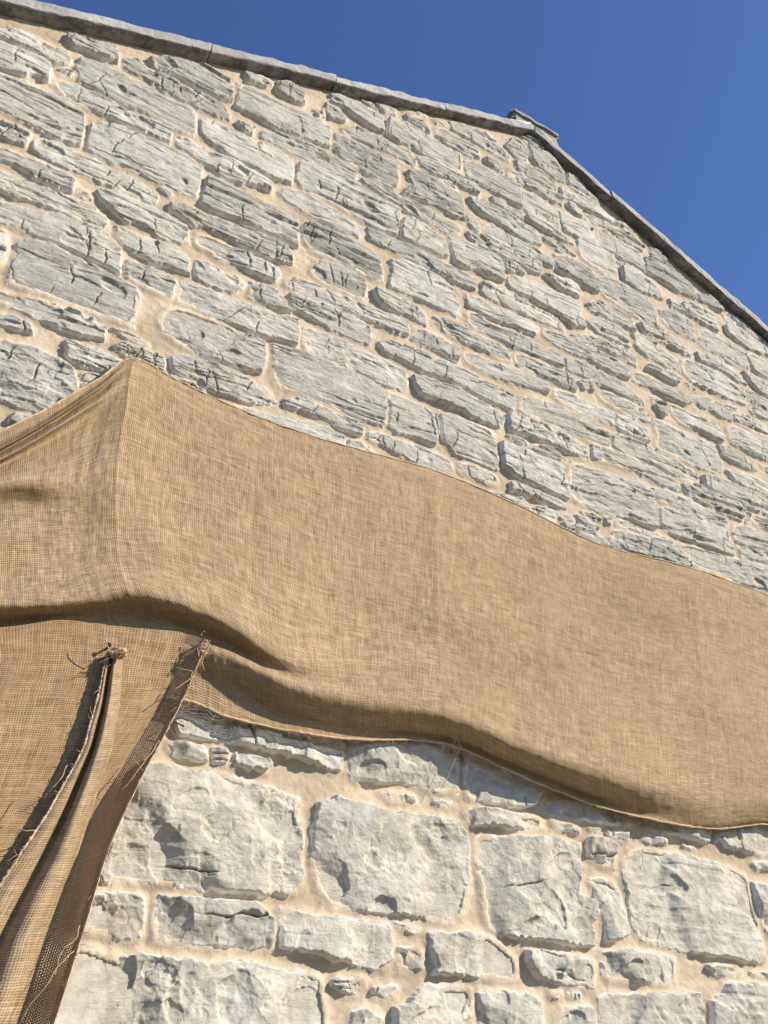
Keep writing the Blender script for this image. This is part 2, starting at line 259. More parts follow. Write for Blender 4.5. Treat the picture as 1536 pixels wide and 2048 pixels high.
# ---------------------------------------------------------------- wall data: outlines of the stones on the wall, in mm (x,z)
STONES = """-263,4642 -222,4676 -166,4698 -108,4687 -53,4696 -31,4640 -43,4609 -73,4592 -148,4608 -202,4605 -254,4598 -283,4586 -293,4629;-278,4565 -249,4572 -198,4583 -143,4581 -89,4573 -78,4527 -76,4490 -123,4482 -146,4462 -191,4452 -222,4450 -252,4443;-61,4572 -35,4600 -7,4599 -13,4573 -44,4556;-64,4789 -17,4823 7,4823 69,4852 101,4848 115,4804 116,4767 67,4750 8,4751 -38,4742 -61,4759;-7,4620 0,4695 49,4717 120,4721 223,4730 307,4709 402,4723 425,4688 430,4617 425,4572 376,4555 315,4548 228,4560 159,4545 88,4547 62,4566 14,4576;130,4813 181,4853 228,4828 291,4838 378,4823 448,4849 517,4839 548,4797 552,4761 499,4747 432,4747 367,4748 303,4743 238,4759 188,4759 149,4769;220,4889 279,4936 361,4974 440,5003 523,5016 541,4961 551,4889 515,4870 421,4859 340,4869 269,4858 237,4858;567,5031 640,5045 713,5041 826,5044 965,5060 979,4999 976,4916 934,4895 855,4881 768,4853 695,4858 627,4860 570,4865 582,4938;585,4771 632,4797 650,4779 643,4740 608,4735;-245,4410 -215,4417 -166,4430 -86,4430 -5,4430 54,4410 72,4357 76,4249 47,4235 -21,4229 -85,4234 -148,4247 -179,4249 -210,4251;-59,4518 4,4537 90,4538 161,4527 228,4520 304,4539 349,4524 350,4460 303,4449 220,4449 139,4448 81,4451 10,4442 -22,4465 -54,4487;441,4690 502,4716 570,4705 663,4712 746,4721 815,4708 822,4628 819,4553 764,4535 674,4543 603,4552 536,4564 475,4580 454,4605;369,4514 409,4540 481,4524 585,4529 675,4529 746,4493 737,4457 681,4448 626,4420 562,4414 490,4440 431,4457 374,4473;85,4362 114,4390 168,4408 255,4412 343,4421 435,4420 475,4401 481,4338 473,4244 426,4235 343,4233 250,4240 167,4234 94,4244 88,4294;-195,4183 -166,4188 -124,4203 -78,4199 -73,4163 -79,4132 -122,4121 -153,4127 -181,4123;-58,4165 -40,4192 10,4203 80,4197 146,4192 213,4186 286,4184 343,4170 340,4124 296,4112 224,4115 159,4113 95,4112 26,4114 -20,4115 -48,4129;-172,4079 -143,4079 -85,4084 -16,4092 47,4086 88,4073 91,4012 43,3999 -29,4007 -91,4021 -128,4011 -156,4007;100,4022 107,4043 139,4040 148,4017 123,4008;352,4212 368,4219 393,4208 383,4193;-148,3971 -120,3972 -55,3964 8,3967 97,3979 159,3979 205,3959 220,3897 174,3892 110,3906 41,3901 1,3902 -53,3885 -102,3891 -130,3888;157,4057 206,4086 299,4096 385,4084 456,4070 470,4002 399,3975 341,3989 318,3999 260,3979 202,4007 172,4029;496,4368 552,4384 608,4362 718,4362 788,4361 855,4364 863,4302 859,4218 819,4217 745,4222 681,4227 619,4225 572,4214 533,4214 489,4223 499,4294;393,4150 431,4178 470,4166 524,4170 597,4179 684,4196 751,4200 820,4198 841,4154 847,4114 807,4102 757,4098 700,4094 638,4100 586,4104 530,4106 477,4097 417,4119 396,4121;486,4036 500,4072 563,4078 636,4074 693,4066 750,4063 796,4053 802,4027 790,3993 742,3990 698,3991 625,3996 571,3988 544,4007 503,4006;702,3938 744,3953 801,3950 834,3915 851,3879 815,3871 758,3869 702,3875;465,3813 518,3827 587,3821 685,3830 752,3832 817,3827 878,3836 886,3801 878,3732 827,3723 760,3716 693,3720 629,3708 557,3718 506,3723 460,3724;425,3654 459,3695 531,3705 618,3703 695,3694 761,3693 774,3655 767,3610 758,3562 722,3549 668,3534 614,3538 556,3544 499,3551 461,3562 435,3576 423,3613;-119,3838 -91,3840 -3,3849 80,3879 149,3860 208,3873 265,3845 274,3797 275,3744 218,3749 181,3757 116,3763 43,3763 -21,3776 -76,3767 -102,3761;242,3943 271,3941 320,3943 374,3948 431,3945 487,3922 494,3862 441,3855 376,3849 310,3857 259,3881;496,3923 539,3945 593,3935 659,3932 684,3921 668,3888 641,3857 584,3849 526,3856 498,3880;296,3810 327,3816 381,3813 452,3811 460,3796 454,3724 408,3726 350,3727 298,3743;-95,3729 -56,3739 -45,3709 -37,3628 -49,3600 -74,3592;-11,3701 7,3730 69,3750 145,3736 220,3735 284,3719 332,3709 349,3675 349,3554 298,3555 231,3548 178,3547 107,3550 62,3546 -1,3545 -9,3602 -7,3660;-42,3508 -19,3504 16,3507 66,3527 126,3526 182,3529 236,3516 273,3501 277,3460 233,3448 172,3450 103,3454 34,3464 -11,3466 -33,3467;-18,3417 24,3426 59,3425 79,3416 83,3395 49,3388 6,3385 -10,3383;178,3404 215,3419 272,3415 321,3406 357,3396 330,3352 302,3345 251,3341 199,3354;312,3453 335,3478 394,3480 445,3478 463,3459 461,3432 406,3432 347,3431 326,3440;238,3310 268,3326 296,3324 292,3291 250,3266;-6,3323 39,3333 93,3346 147,3341 194,3327 221,3302 241,3244 232,3216 182,3154 152,3133 101,3136 59,3141 34,3141;100,3080 106,3111 151,3118 151,3096 114,3075;475,3485 509,3508 588,3518 670,3521 727,3506 785,3483 821,3457 777,3431 722,3415 652,3411 571,3422 507,3433 479,3453;295,3516 334,3518 380,3514 406,3506 357,3496;484,3416 545,3417 595,3393 591,3381 539,3381;781,4477 806,4519 869,4537 955,4524 1029,4511 1095,4504 1140,4482 1118,4433 1052,4412 994,4419 908,4423 844,4450 789,4453;876,4350 910,4371 995,4371 1074,4372 1140,4373 1192,4366 1210,4338 1224,4242 1176,4233 1103,4238 1018,4235 928,4236 883,4273;1159,4504 1225,4520 1295,4517 1398,4519 1495,4505 1612,4501 1688,4493 1674,4440 1573,4428 1492,4442 1411,4435 1332,4439 1239,4443 1170,4451;590,5123 633,5136 690,5173 722,5151 681,5091 637,5079 601,5072;721,5163 780,5219 844,5180 854,5109 801,5096 733,5099;981,5295 1026,5326 1101,5344 1187,5349 1239,5339 1244,5215 1186,5208 1102,5216 1052,5239 986,5248;962,5216 1019,5219 1060,5171 1044,5134 972,5113 963,5167;901,5117 940,5148 960,5110 925,5082;1135,5378 1187,5402 1213,5370 1170,5348;1210,5420 1268,5454 1312,5451 1311,5410 1257,5380 1222,5391;1341,5487 1416,5528 1501,5549 1424,5500;1371,5445 1423,5486 1479,5477 1499,5419 1438,5405 1374,5407;1539,5545 1609,5579 1617,5558 1547,5524;1274,5334 1364,5373 1455,5365 1575,5366 1671,5372 1676,5310 1664,5226 1584,5206 1465,5207 1385,5223 1323,5201 1263,5217;1536,5488 1595,5513 1681,5499 1780,5506 1787,5417 1702,5394 1595,5381 1541,5419;1625,5599 1712,5650 1794,5654 1915,5635 1989,5592 1976,5528 1874,5535 1733,5539 1635,5545;1847,5682 1901,5694 1917,5650 1863,5630;1037,5085 1118,5155 1202,5146 1296,5156 1374,5165 1408,5128 1401,5075 1353,5065 1268,5074 1184,5072 1102,5058 1053,5062;1002,5022 1053,5044 1134,5046 1217,5037 1310,5045 1312,4964 1305,4879 1247,4850 1182,4849 1102,4872 1031,4888 1007,4927;686,4784 734,4821 835,4843 932,4849 1024,4838 1102,4816 1095,4772 1025,4750 927,4756 838,4757 745,4753 688,4753;851,4712 913,4741 1026,4740 1118,4750 1228,4716 1308,4704 1302,4636 1296,4548 1241,4535 1164,4537 1073,4560 984,4563 882,4556 845,4592;1118,4782 1182,4816 1263,4827 1344,4804 1471,4821 1558,4821 1632,4813 1624,4763 1552,4729 1425,4736 1326,4737 1229,4738 1134,4749;1356,5019 1440,5055 1528,5044 1617,5034 1652,5010 1659,4875 1587,4863 1518,4874 1431,4862 1338,4856 1383,4944;1312,4569 1332,4676 1382,4708 1465,4696 1531,4673 1545,4569 1498,4548 1399,4540 1311,4537;1428,5174 1492,5208 1611,5200 1723,5192 1766,5148 1744,5114 1623,5110 1514,5107 1443,5117;1531,5088 1586,5109 1635,5082 1619,5053 1556,5064;1687,5338 1788,5379 1887,5371 1974,5373 2017,5357 2021,5269 2007,5197 1917,5200 1820,5209 1706,5218;1820,5455 1886,5463 1931,5409 1869,5398 1826,5413;841,3950 898,3969 970,3961 1050,3961 1118,3963 1166,3946 1162,3877 1091,3867 1005,3872 926,3889 849,3905;928,4145 953,4196 1019,4216 1089,4211 1139,4194 1153,4157 1150,4096 1090,4090 1014,4088 953,4098 922,4116;824,4033 868,4063 967,4062 1069,4066 1167,4066 1260,4071 1326,4070 1331,4003 1280,3995 1173,3992 1077,3992 989,3988 923,3995 858,3993 819,3997;1190,4172 1226,4183 1293,4178 1368,4182 1413,4170 1413,4097 1342,4105 1276,4097 1218,4111 1193,4133;1264,4379 1331,4418 1410,4425 1490,4411 1553,4377 1580,4305 1562,4229 1479,4232 1401,4227 1324,4233 1257,4237 1274,4317;1356,4063 1416,4072 1492,4065 1561,4055 1562,4020 1547,3978 1479,3989 1389,3989 1353,3997;1583,4044 1648,4062 1720,4051 1817,4070 1894,4078 1991,4068 2013,4041 2001,4018 1913,4006 1807,3985 1721,3981 1642,3988 1580,4003;903,3829 986,3838 1078,3836 1172,3825 1240,3825 1303,3814 1319,3781 1310,3722 1238,3713 1171,3714 1105,3722 1040,3723 988,3745 925,3730 902,3765;1200,3904 1264,3936 1329,3933 1423,3928 1536,3930 1651,3923 1737,3910 1797,3903 1807,3890 1792,3833 1682,3836 1606,3844 1493,3860 1383,3851 1297,3860 1214,3869;1338,3798 1418,3826 1528,3826 1642,3818 1717,3801 1754,3775 1724,3723 1647,3715 1543,3728 1449,3735 1370,3732;795,3701 822,3710 913,3717 1008,3708 1105,3707 1170,3698 1218,3666 1226,3609 1221,3522 1137,3513 1055,3522 968,3535 890,3536 820,3533 803,3569 808,3644;1230,3683 1285,3687 1374,3672 1430,3661 1438,3614 1419,3524 1333,3520 1266,3515 1230,3522 1243,3623;1456,3675 1519,3694 1615,3694 1690,3685 1694,3616 1694,3518 1634,3503 1505,3514 1466,3550 1455,3598;854,3485 892,3502 963,3511 1043,3495 1105,3493 1130,3485 1124,3451 1068,3449 983,3456 917,3464 858,3460;759,3492 781,3502 808,3486 794,3473;656,3370 705,3391 755,3395 811,3392 867,3408 942,3419 1013,3421 1062,3406 1069,3361 1010,3318 873,3285 706,3322;1081,3406 1118,3414 1161,3403 1177,3382 1179,3342 1105,3321 1075,3356;1162,3473 1194,3486 1265,3479 1352,3491 1434,3486 1488,3471 1489,3428 1416,3408 1348,3404 1270,3424 1200,3439 1155,3449;1517,3481 1575,3496 1647,3493 1686,3478 1679,3442 1605,3434 1521,3443;1497,3395 1553,3408 1601,3382 1564,3363;1712,4501 1756,4518 1811,4513 1887,4518 1977,4515 2053,4505 2119,4503 2156,4485 2152,4440 2107,4424 2029,4427 1965,4430 1877,4433 1803,4436 1729,4425 1704,4446;1630,4385 1678,4401 1726,4395 1753,4368 1823,4398 1897,4395 1961,4399 2000,4380 1976,4327 1912,4319 1838,4316 1747,4310 1688,4313 1636,4319;1619,4286 1670,4303 1715,4286 1786,4282 1860,4292 1933,4288 2006,4269 2082,4272 2115,4254 2103,4201 2037,4183 1944,4186 1847,4185 1766,4205 1696,4210 1622,4218;1456,4168 1518,4191 1590,4182 1675,4173 1762,4170 1813,4156 1824,4097 1753,4089 1668,4099 1567,4100 1497,4116;1692,5058 1761,5087 1828,5089 1902,5087 1984,5080 2068,5082 2093,5055 2096,4981 2030,4958 1941,4952 1890,4978 1804,4990 1752,4989 1702,5023;1835,5154 1898,5170 1923,5152 2009,5165 2017,5118 1961,5116 1892,5114 1838,5122;1679,4942 1709,4953 1730,4901 1735,4848 1688,4859 1666,4892;1753,4899 1814,4954 1885,4933 1979,4935 2082,4931 2156,4910 2154,4856 2069,4843 1967,4838 1841,4838 1771,4855;1668,4806 1730,4829 1799,4808 1871,4812 1963,4812 2065,4816 2063,4752 1993,4735 1922,4749 1824,4745 1748,4754 1674,4771;1850,4714 1901,4736 1951,4719 1969,4702 1907,4678 1855,4679;1565,4707 1635,4739 1715,4734 1791,4733 1839,4708 1835,4585 1774,4572 1700,4574 1620,4550 1579,4562 1572,4632;1854,4614 1912,4666 1971,4669 2067,4684 2149,4691 2240,4695 2279,4677 2273,4605 2287,4530 2220,4503 2150,4526 2072,4544 1995,4555 1918,4557 1868,4566;2093,4773 2165,4790 2240,4821 2297,4821 2304,4777 2288,4728 2224,4725 2142,4734;2182,4967 2257,5003 2347,5014 2425,4992 2432,4912 2424,4834 2349,4825 2243,4839 2183,4861;2128,5051 2180,5066 2268,5069 2328,5054 2324,5009 2257,5003 2187,5020 2139,5033;2028,5147 2080,5168 2150,5151 2221,5144 2294,5137 2342,5131 2259,5107 2180,5109 2094,5116 2039,5123;2267,5333 2332,5357 2392,5350 2468,5381 2496,5361 2487,5273 2513,5208 2598,5197 2605,5122 2604,5043 2520,5012 2441,5035 2362,5057 2365,5153 2358,5202 2291,5205 2270,5263;2024,5323 2096,5359 2198,5336 2252,5306 2245,5200 2174,5180 2082,5183 2024,5208;2020,5757 2088,5779 2117,5715 2099,5617 2044,5605 2005,5632 1977,5668;2130,5768 2225,5809 2298,5776 2357,5718 2353,5623 2271,5601 2197,5618 2139,5674;2095,5836 2166,5868 2240,5835 2222,5793 2157,5802;2030,5581 2087,5609 2194,5602 2266,5570 2279,5510 2191,5503 2092,5489 2033,5514;1965,5473 2050,5486 2153,5464 2237,5455 2301,5444 2298,5396 2206,5394 2102,5402 2020,5411 1957,5407;2386,5716 2461,5719 2544,5662 2592,5611 2498,5603 2420,5620 2383,5637;2308,5557 2399,5564 2512,5557 2613,5541 2703,5516 2601,5478 2484,5471 2386,5487 2321,5498;2356,5474 2434,5445 2431,5396 2370,5396 2337,5428;2458,5454 2554,5475 2641,5450 2761,5458 2880,5450 2854,5394 2740,5365 2652,5390 2562,5400 2447,5393;2524,5383 2611,5418 2719,5379 2832,5354 2822,5212 2706,5214 2594,5224 2510,5225;2860,5344 2959,5376 3098,5337 3191,5310 3200,5211 3055,5183 2940,5209 2847,5220;2924,5456 2994,5464 3032,5419 2963,5392 2920,5413;2637,5136 2722,5136 2836,5125 2912,5055 2801,5031 2706,5015 2641,5028;2463,4964 2549,5012 2683,5015 2787,4975 2822,4887 2798,4816 2677,4799 2552,4826 2460,4845 2444,4894;2338,4722 2416,4781 2520,4774 2624,4761 2634,4687 2531,4679 2436,4674 2345,4682;2313,4588 2390,4650 2493,4649 2559,4616 2559,4546 2449,4540 2351,4555;2628,5175 2727,5208 2806,5196 2692,5156;2708,5540 2772,5561 2867,5496 2768,5489;3221,5261 3317,5300 3408,5257 3445,5212 3313,5207 3225,5212;2861,4949 2978,4992 3090,4966 3091,4847 2959,4840 2874,4866;2960,5081 3030,5094 3055,5033 2962,5020;3071,5110 3196,5158 3295,5108 3305,5020 3191,5018 3087,5037;2672,4757 2775,4793 2921,4786 3016,4752 3049,4705 2951,4686 2832,4707 2699,4709;3394,5257 3488,5221 3613,5195 3558,5154 3425,5150;3132,4951 3250,4986 3367,4978 3468,4945 3482,4887 3467,4819 3376,4805 3259,4805 3183,4824 3114,4838;3382,5103 3489,5132 3590,5114 3670,5085 3708,5061 3747,5045 3647,5023 3535,5011 3436,5029 3383,5053;3470,5235 3543,5238 3624,5209 3698,5159 3736,5134 3763,5087 3645,5116 3514,5153 3453,5183;3510,4965 3596,4982 3687,4983 3722,4933 3666,4834 3573,4824 3517,4838 3514,4901;3054,4746 3149,4768 3254,4763 3374,4749 3405,4693 3335,4684 3223,4695 3127,4696 3057,4701;2930,4641 3024,4670 3153,4678 3263,4667 3339,4648 3353,4594 3346,4527 3261,4516 3132,4511 3015,4511 2957,4521 2915,4560;3414,4779 3514,4781 3608,4776 3642,4728 3544,4654 3496,4664 3449,4720;3364,4647 3452,4660 3561,4654 3602,4602 3537,4500 3447,4485 3381,4487 3367,4540;2675,4488 2747,4490 2822,4495 2860,4469 2848,4443 2776,4432 2708,4450 2650,4444;2947,4409 3014,4431 3108,4436 3201,4432 3191,4357 3109,4345 3082,4354 2968,4355;2923,4484 2968,4483 2979,4465 2934,4467;3192,4454 3263,4473 3247,4452 3205,4445;3217,4411 3308,4441 3431,4441 3510,4430 3507,4378 3396,4349 3319,4360 3225,4364;2639,4275 2694,4285 2722,4257 2714,4200 2679,4172 2645,4204;2742,4265 2803,4291 2892,4275 2982,4278 3068,4266 3089,4213 3053,4172 2980,4176 2882,4190 2807,4179 2759,4213;3133,4299 3214,4332 3308,4327 3430,4326 3503,4306 3459,4192 3333,4179 3225,4185 3131,4202;2608,4124 2671,4143 2723,4132 2828,4129 2937,4133 2998,4118 3014,4052 3003,3984 2925,3956 2811,3951 2710,3956 2621,3953 2587,3977 2618,4045;3018,4132 3092,4154 3185,4136 3246,4113 3268,4088 3176,4067 3082,4078 3029,4096;3319,4140 3360,4141 3415,4121 3356,4113;3026,3999 3125,4029 3225,4033 3316,4027 3386,4006 3362,3946 3249,3952 3135,3950 3059,3967;2031,4396 2085,4410 2167,4400 2264,4407 2380,4403 2468,4393 2509,4371 2503,4323 2401,4311 2288,4328 2173,4323 2091,4333 2030,4352;2199,4442 2290,4492 2391,4501 2485,4515 2567,4513 2591,4482 2574,4432 2530,4443 2430,4447 2309,4440 2230,4431;2616,4656 2690,4670 2774,4656 2878,4629 2889,4547 2785,4531 2669,4540 2608,4575;2536,4379 2625,4404 2726,4388 2857,4394 2905,4353 2869,4322 2729,4318 2625,4323 2534,4327;2328,3923 2400,3952 2512,3942 2607,3933 2704,3925 2812,3910 2828,3862 2740,3840 2614,3847 2490,3854 2374,3836 2326,3870;2846,3905 2964,3929 3124,3920 3270,3906 3360,3889 3317,3838 3145,3827 2984,3827 2842,3840;2706,3805 2777,3826 2931,3826 3058,3825 3073,3776 3035,3729 2899,3728 2781,3740 2718,3762;2196,3828 2302,3843 2441,3844 2579,3825 2680,3800 2682,3758 2578,3747 2451,3770 2332,3769 2187,3756;2502,3712 2604,3739 2729,3731 2842,3709 2929,3695 2907,3657 2780,3638 2629,3655 2519,3668;2515,3617 2627,3646 2772,3644 2902,3643 2921,3607 2915,3515 2824,3496 2680,3501 2544,3514 2505,3541;2966,3681 3049,3707 3192,3700 3282,3693 3210,3509 3078,3496 2976,3500 2957,3593;3083,3788 3122,3792 3094,3730 3068,3730;3137,3788 3227,3791 3297,3786 3277,3735 3166,3736 3116,3746;2578,3469 2678,3492 2824,3496 2972,3491 3109,3481 3195,3472 3166,3399 2984,3382 2816,3383 2647,3389 2604,3430;2230,3423 2302,3438 2434,3441 2543,3443 2594,3412 2630,3376 2501,3354 2366,3345 2196,3338 2206,3385;2242,3476 2315,3496 2444,3483 2550,3469 2536,3453 2436,3449 2339,3450 2254,3453;2058,3683 2141,3698 2271,3697 2388,3697 2467,3683 2472,3611 2463,3504 2366,3489 2270,3489 2144,3494 2039,3504 2036,3580;1721,3650 1767,3648 1845,3651 1926,3654 1998,3645 2010,3571 2013,3495 1941,3493 1840,3499 1766,3514 1716,3541;1871,3693 1935,3718 2047,3691 1969,3670 1912,3668 1872,3669;1746,3477 1793,3486 1901,3487 1978,3476 2001,3446 1924,3435 1832,3441 1742,3439;1623,3394 1672,3403 1784,3417 1818,3392 1811,3368 1731,3349 1646,3363;1834,3394 1891,3424 1941,3419 1931,3357 1880,3348 1834,3369;1961,3418 2032,3419 2021,3401 1964,3390;2081,3465 2139,3469 2177,3447 2110,3444;2042,3430 2115,3427 2147,3404 2077,3397;1970,3377 2042,3382 2121,3374 2171,3338 2071,3322 1976,3321;2191,3475 2224,3474 2219,3450 2189,3448;1836,3919 1886,3950 2014,3961 2146,3964 2252,3955 2306,3906 2295,3853 2195,3844 2073,3847 1955,3850 1839,3844;1761,3795 1869,3823 1993,3823 2102,3816 2167,3791 2162,3739 2053,3731 1922,3737 1776,3728;2033,4050 2120,4070 2209,4063 2347,4058 2462,4059 2534,4033 2550,3979 2452,3972 2351,3986 2220,3977 2105,3982 2034,4006;1758,3700 1821,3705 1860,3696 1810,3685;2297,4158 2374,4182 2489,4174 2582,4147 2591,4103 2489,4089 2375,4097 2302,4113;2182,4163 2271,4194 2266,4144 2213,4130;2136,4271 2223,4288 2334,4271 2444,4281 2526,4249 2570,4199 2472,4186 2374,4182 2265,4210 2133,4197;1836,4156 1900,4182 2003,4175 2111,4178 2163,4108 2150,4088 2053,4096 1948,4094 1854,4096;617,2388 632,2433 696,2428 762,2423 824,2405 893,2408 964,2399 1016,2399 1068,2408 1070,2368 1066,2329 1011,2333 956,2346 901,2345 828,2348 768,2353 704,2350 634,2350;613,2323 628,2331 664,2331 702,2326 709,2299 668,2296 631,2302;712,2331 761,2331 766,2301 726,2301;768,2330 813,2331 858,2322 874,2312 859,2297 816,2295 772,2300;555,2268 595,2270 627,2267 664,2261 724,2274 775,2266 818,2264 860,2261 913,2249 950,2242 949,2198 964,2157 959,2115 966,2063 933,2022 877,2017 816,2016 777,2013 718,2016 643,2016 599,2017 507,2011 503,2037 513,2105 532,2179;490,1988 538,1989 597,1992 602,1954 604,1912 558,1908 516,1913 482,1915 458,1937;623,1971 635,1994 691,1990 740,1991 798,1995 852,1994 895,1961 902,1935 896,1911 858,1907 806,1904 730,1904 635,1905 625,1930;464,1884 507,1885 536,1874 577,1868 607,1878 646,1874 696,1874 752,1867 808,1876 861,1873 915,1865 970,1865 1024,1859 1027,1828 1042,1765 1044,1739 452,1729 453,1789;922,1994 948,1989 988,1980 1038,1979 1098,1978 1163,1978 1207,1976 1206,1946 1208,1907 1189,1887 1155,1883 1099,1890 1025,1900 968,1906 924,1910 924,1947;1230,1926 1250,1932 1294,1927 1297,1907 1292,1885 1235,1880 1228,1894;1050,1846 1064,1856 1099,1855 1134,1861 1140,1848 1131,1838 1113,1827 1084,1832 1050,1839;1156,1841 1197,1843 1225,1843 1209,1827 1158,1830;1131,1798 1172,1785 1187,1781 1186,1755 1102,1753 1105,1788;1002,2236 1060,2256 1132,2249 1205,2234 1307,2246 1412,2242 1434,2215 1449,2174 1447,2111 1434,2050 1420,2013 1383,1993 1295,1996 1223,2002 1154,2005 1090,2000 1032,2010 1005,2051 990,2106 990,2183;1095,2430 1158,2432 1194,2440 1290,2454 1389,2464 1430,2445 1427,2369 1428,2319 1363,2317 1284,2326 1207,2321 1147,2315 1098,2316 1093,2363;1463,2436 1541,2434 1618,2407 1675,2383 1716,2369 1698,2333 1644,2312 1586,2311 1517,2311 1458,2310 1460,2370;1191,2289 1232,2297 1283,2291 1290,2279 1246,2277 1201,2280;1351,2287 1405,2292 1372,2278;1451,2281 1530,2291 1604,2287 1705,2293 1721,2258 1658,2257 1599,2250 1525,2248 1447,2239;1705,2335 1825,2351 1888,2344 1984,2337 2104,2327 2045,2308 1912,2304 1786,2303 1725,2309;1746,2286 1801,2286 1849,2275 1844,2263 1780,2267;1893,2285 1928,2284 1919,2274 1900,2274;1960,2283 2040,2286 2029,2267 1971,2273;2100,2283 2192,2288 2195,2274 2123,2266;2121,2339 2228,2343 2337,2340 2404,2341 2397,2306 2345,2295 2253,2305 2168,2305 2136,2316;2430,2352 2538,2370 2695,2389 2765,2386 2729,2295 2627,2285 2532,2285 2465,2293 2433,2310;2268,2279 2324,2273 2300,2265;1489,2215 1596,2221 1655,2230 1744,2233 1835,2232 1820,2165 1808,2098 1867,2073 1863,2038 1843,2024 1838,1968 1759,1965 1675,1972 1566,1973 1500,1980 1490,2027 1485,2094 1469,2151 1474,2185;1877,2255 1942,2260 1978,2245 1969,2175 1914,2183 1866,2210;1868,2140 1919,2147 1965,2125 1978,2068 1985,2004 1936,1991 1892,1986 1893,2049 1879,2100;2027,2227 2099,2249 2167,2246 2272,2243 2378,2234 2482,2229 2536,2209 2533,2135 2536,2040 2531,1965 2491,1959 2365,1970 2215,1975 2136,1979 2074,1988 2024,1994 2007,2031 2007,2084 2006,2137 1994,2168;2547,2195 2621,2192 2686,2187 2630,2046 2563,2051 2546,2088 2544,2145;2578,2259 2649,2266 2695,2250 2593,2235;1610,1941 1671,1946 1755,1941 1845,1930 1842,1898 1828,1872 1742,1870 1682,1872 1636,1889 1612,1914;1876,1952 1917,1958 2029,1962 2144,1958 2140,1920 2127,1886 2042,1887 1973,1884 1889,1886 1869,1903;2272,1939 2394,1950 2417,1933 2399,1923 2314,1920;2459,1931 2525,1938 2585,1932 2521,1920;1679,1851 1717,1852 1710,1843 1688,1842;1739,1851 1778,1851 1776,1837 1748,1840;1839,1840 1882,1853 2003,1857 2202,1864 2214,1828 2199,1767 1823,1760;1700,1816 1750,1818 1801,1823 1811,1784 1812,1760 1691,1758;2257,1850 2318,1869 2335,1899 2411,1898 2574,1904 2522,1773 2232,1768;1312,1968 1335,1970 1381,1966 1413,1975 1461,1977 1509,1967 1539,1947 1576,1925 1578,1899 1572,1873 1515,1873 1452,1877 1390,1875 1321,1880 1325,1902 1318,1938;1448,1841 1496,1845 1560,1848 1619,1845 1641,1834 1643,1780 1641,1766 1456,1762 1457,1797;1205,1785 1205,1798 1236,1803 1271,1830 1310,1852 1373,1853 1428,1849 1432,1824 1426,1761 1202,1757;1219,1980 1260,1975 1287,1971 1283,1966 1251,1969"""
polys = [np.array([[float(v)/1000 for v in q.split(',')] for q in l.split()]) for l in STONES.strip().split(';')]
XA, ZA, KL, KR = 2.160, 5.884, math.tan(math.radians(25.3)), math.tan(math.radians(24.6))
XL, XR = -1.60, 5.95
def rake(x): return np.where(x < XA, ZA-(XA-x)*KL, ZA-(x-XA)*KR)

def chaikin(p, n=1, k=.22):
    for _ in range(n):
        q = np.roll(p, -1, 0); p = np.stack([p*(1-k)+q*k, p*k+q*(1-k)], 1).reshape(-1, 2)
    return p
def sdf(P, X, Z):
    """positive inside"""
    d = np.full(X.shape, 1e9); ins = np.zeros(X.shape, bool); Q = np.roll(P, -1, 0)
    for (ax, az), (bx, bz) in zip(P, Q):
        ex, ez = bx-ax, bz-az; L = ex*ex+ez*ez+1e-12
        t = np.clip(((X-ax)*ex+(Z-az)*ez)/L, 0, 1)
        d = np.minimum(d, (X-ax-t*ex)**2+(Z-az-t*ez)**2)
        c = ((az > Z) != (bz > Z)); ins ^= c & (X < ex*(Z-az)/(ez if abs(ez) > 1e-9 else 1e-9)+ax)
    d = np.sqrt(d); return np.where(ins, d, -d)
def inside_any(P, pts):
    """any of pts inside polygon P"""
    return (sdf(P, pts[:, 0], pts[:, 1]) > 0).any()

# fill the rest of the gable (behind the cloth and outside the photographed part) with coursed rubble
boxes = [(p[:, 0].min(), p[:, 0].max(), p[:, 1].min(), p[:, 1].max()) for p in polys]
ntr = len(polys); z = .04; fill = []
def try_fill(x, x1, za, zb, depth):
    hgt = zb-za
    if x1-x < .035 or hgt < .035 or rake(np.array([x, x1])).min() < za+hgt*.6: return
    a, b, c, d = x, x1, za, zb-min(.022, .3*hgt); g = .008
    p = np.array([[a, c+rng.uniform(0, .006)], [a-.004, (c+d)/2], [a+.008, d-.005], [(a+b)/2, d+rng.uniform(-.004, .004)], [b-.010, d-.005], [b, (c+d)/2], [b-.006, c+.005], [(a+b)/2, c+rng.uniform(-.004, .005)]])
    gx, gz = np.meshgrid(np.linspace(a-g, b+g, 9), np.linspace(c-g, d+g, 7)); pts = np.stack([gx.ravel(), gz.ravel()], 1); ok = True
    for P, bb in zip(polys[:ntr], boxes):
        if bb[0] > b+.02 or bb[1] < a-.02 or bb[2] > d+.02 or bb[3] < c-.02: continue
        if inside_any(P, pts) or (sdf(np.array([[a, c], [b, c], [b, d], [a, d]]), P[:, 0], P[:, 1]) > 0).any(): ok = False; break
    vis = -.25 < (x+x1)/2 < 3.9 and za > 1.45
    if ok and not (vis and depth > 0): fill.append(p)
    elif depth < 4 and not ok and not (-.05 < (x+x1)/2 < 3.7 and za > 1.6):
        if x1-x > hgt*1.1: m = (x+x1)/2; try_fill(x, m-.008, za, zb, depth+1); try_fill(m+.008, x1, za, zb, depth+1)
        else: m = (za+zb)/2; try_fill(x, x1, za, m-.002, depth+1); try_fill(x, x1, m+.002, zb, depth+1)
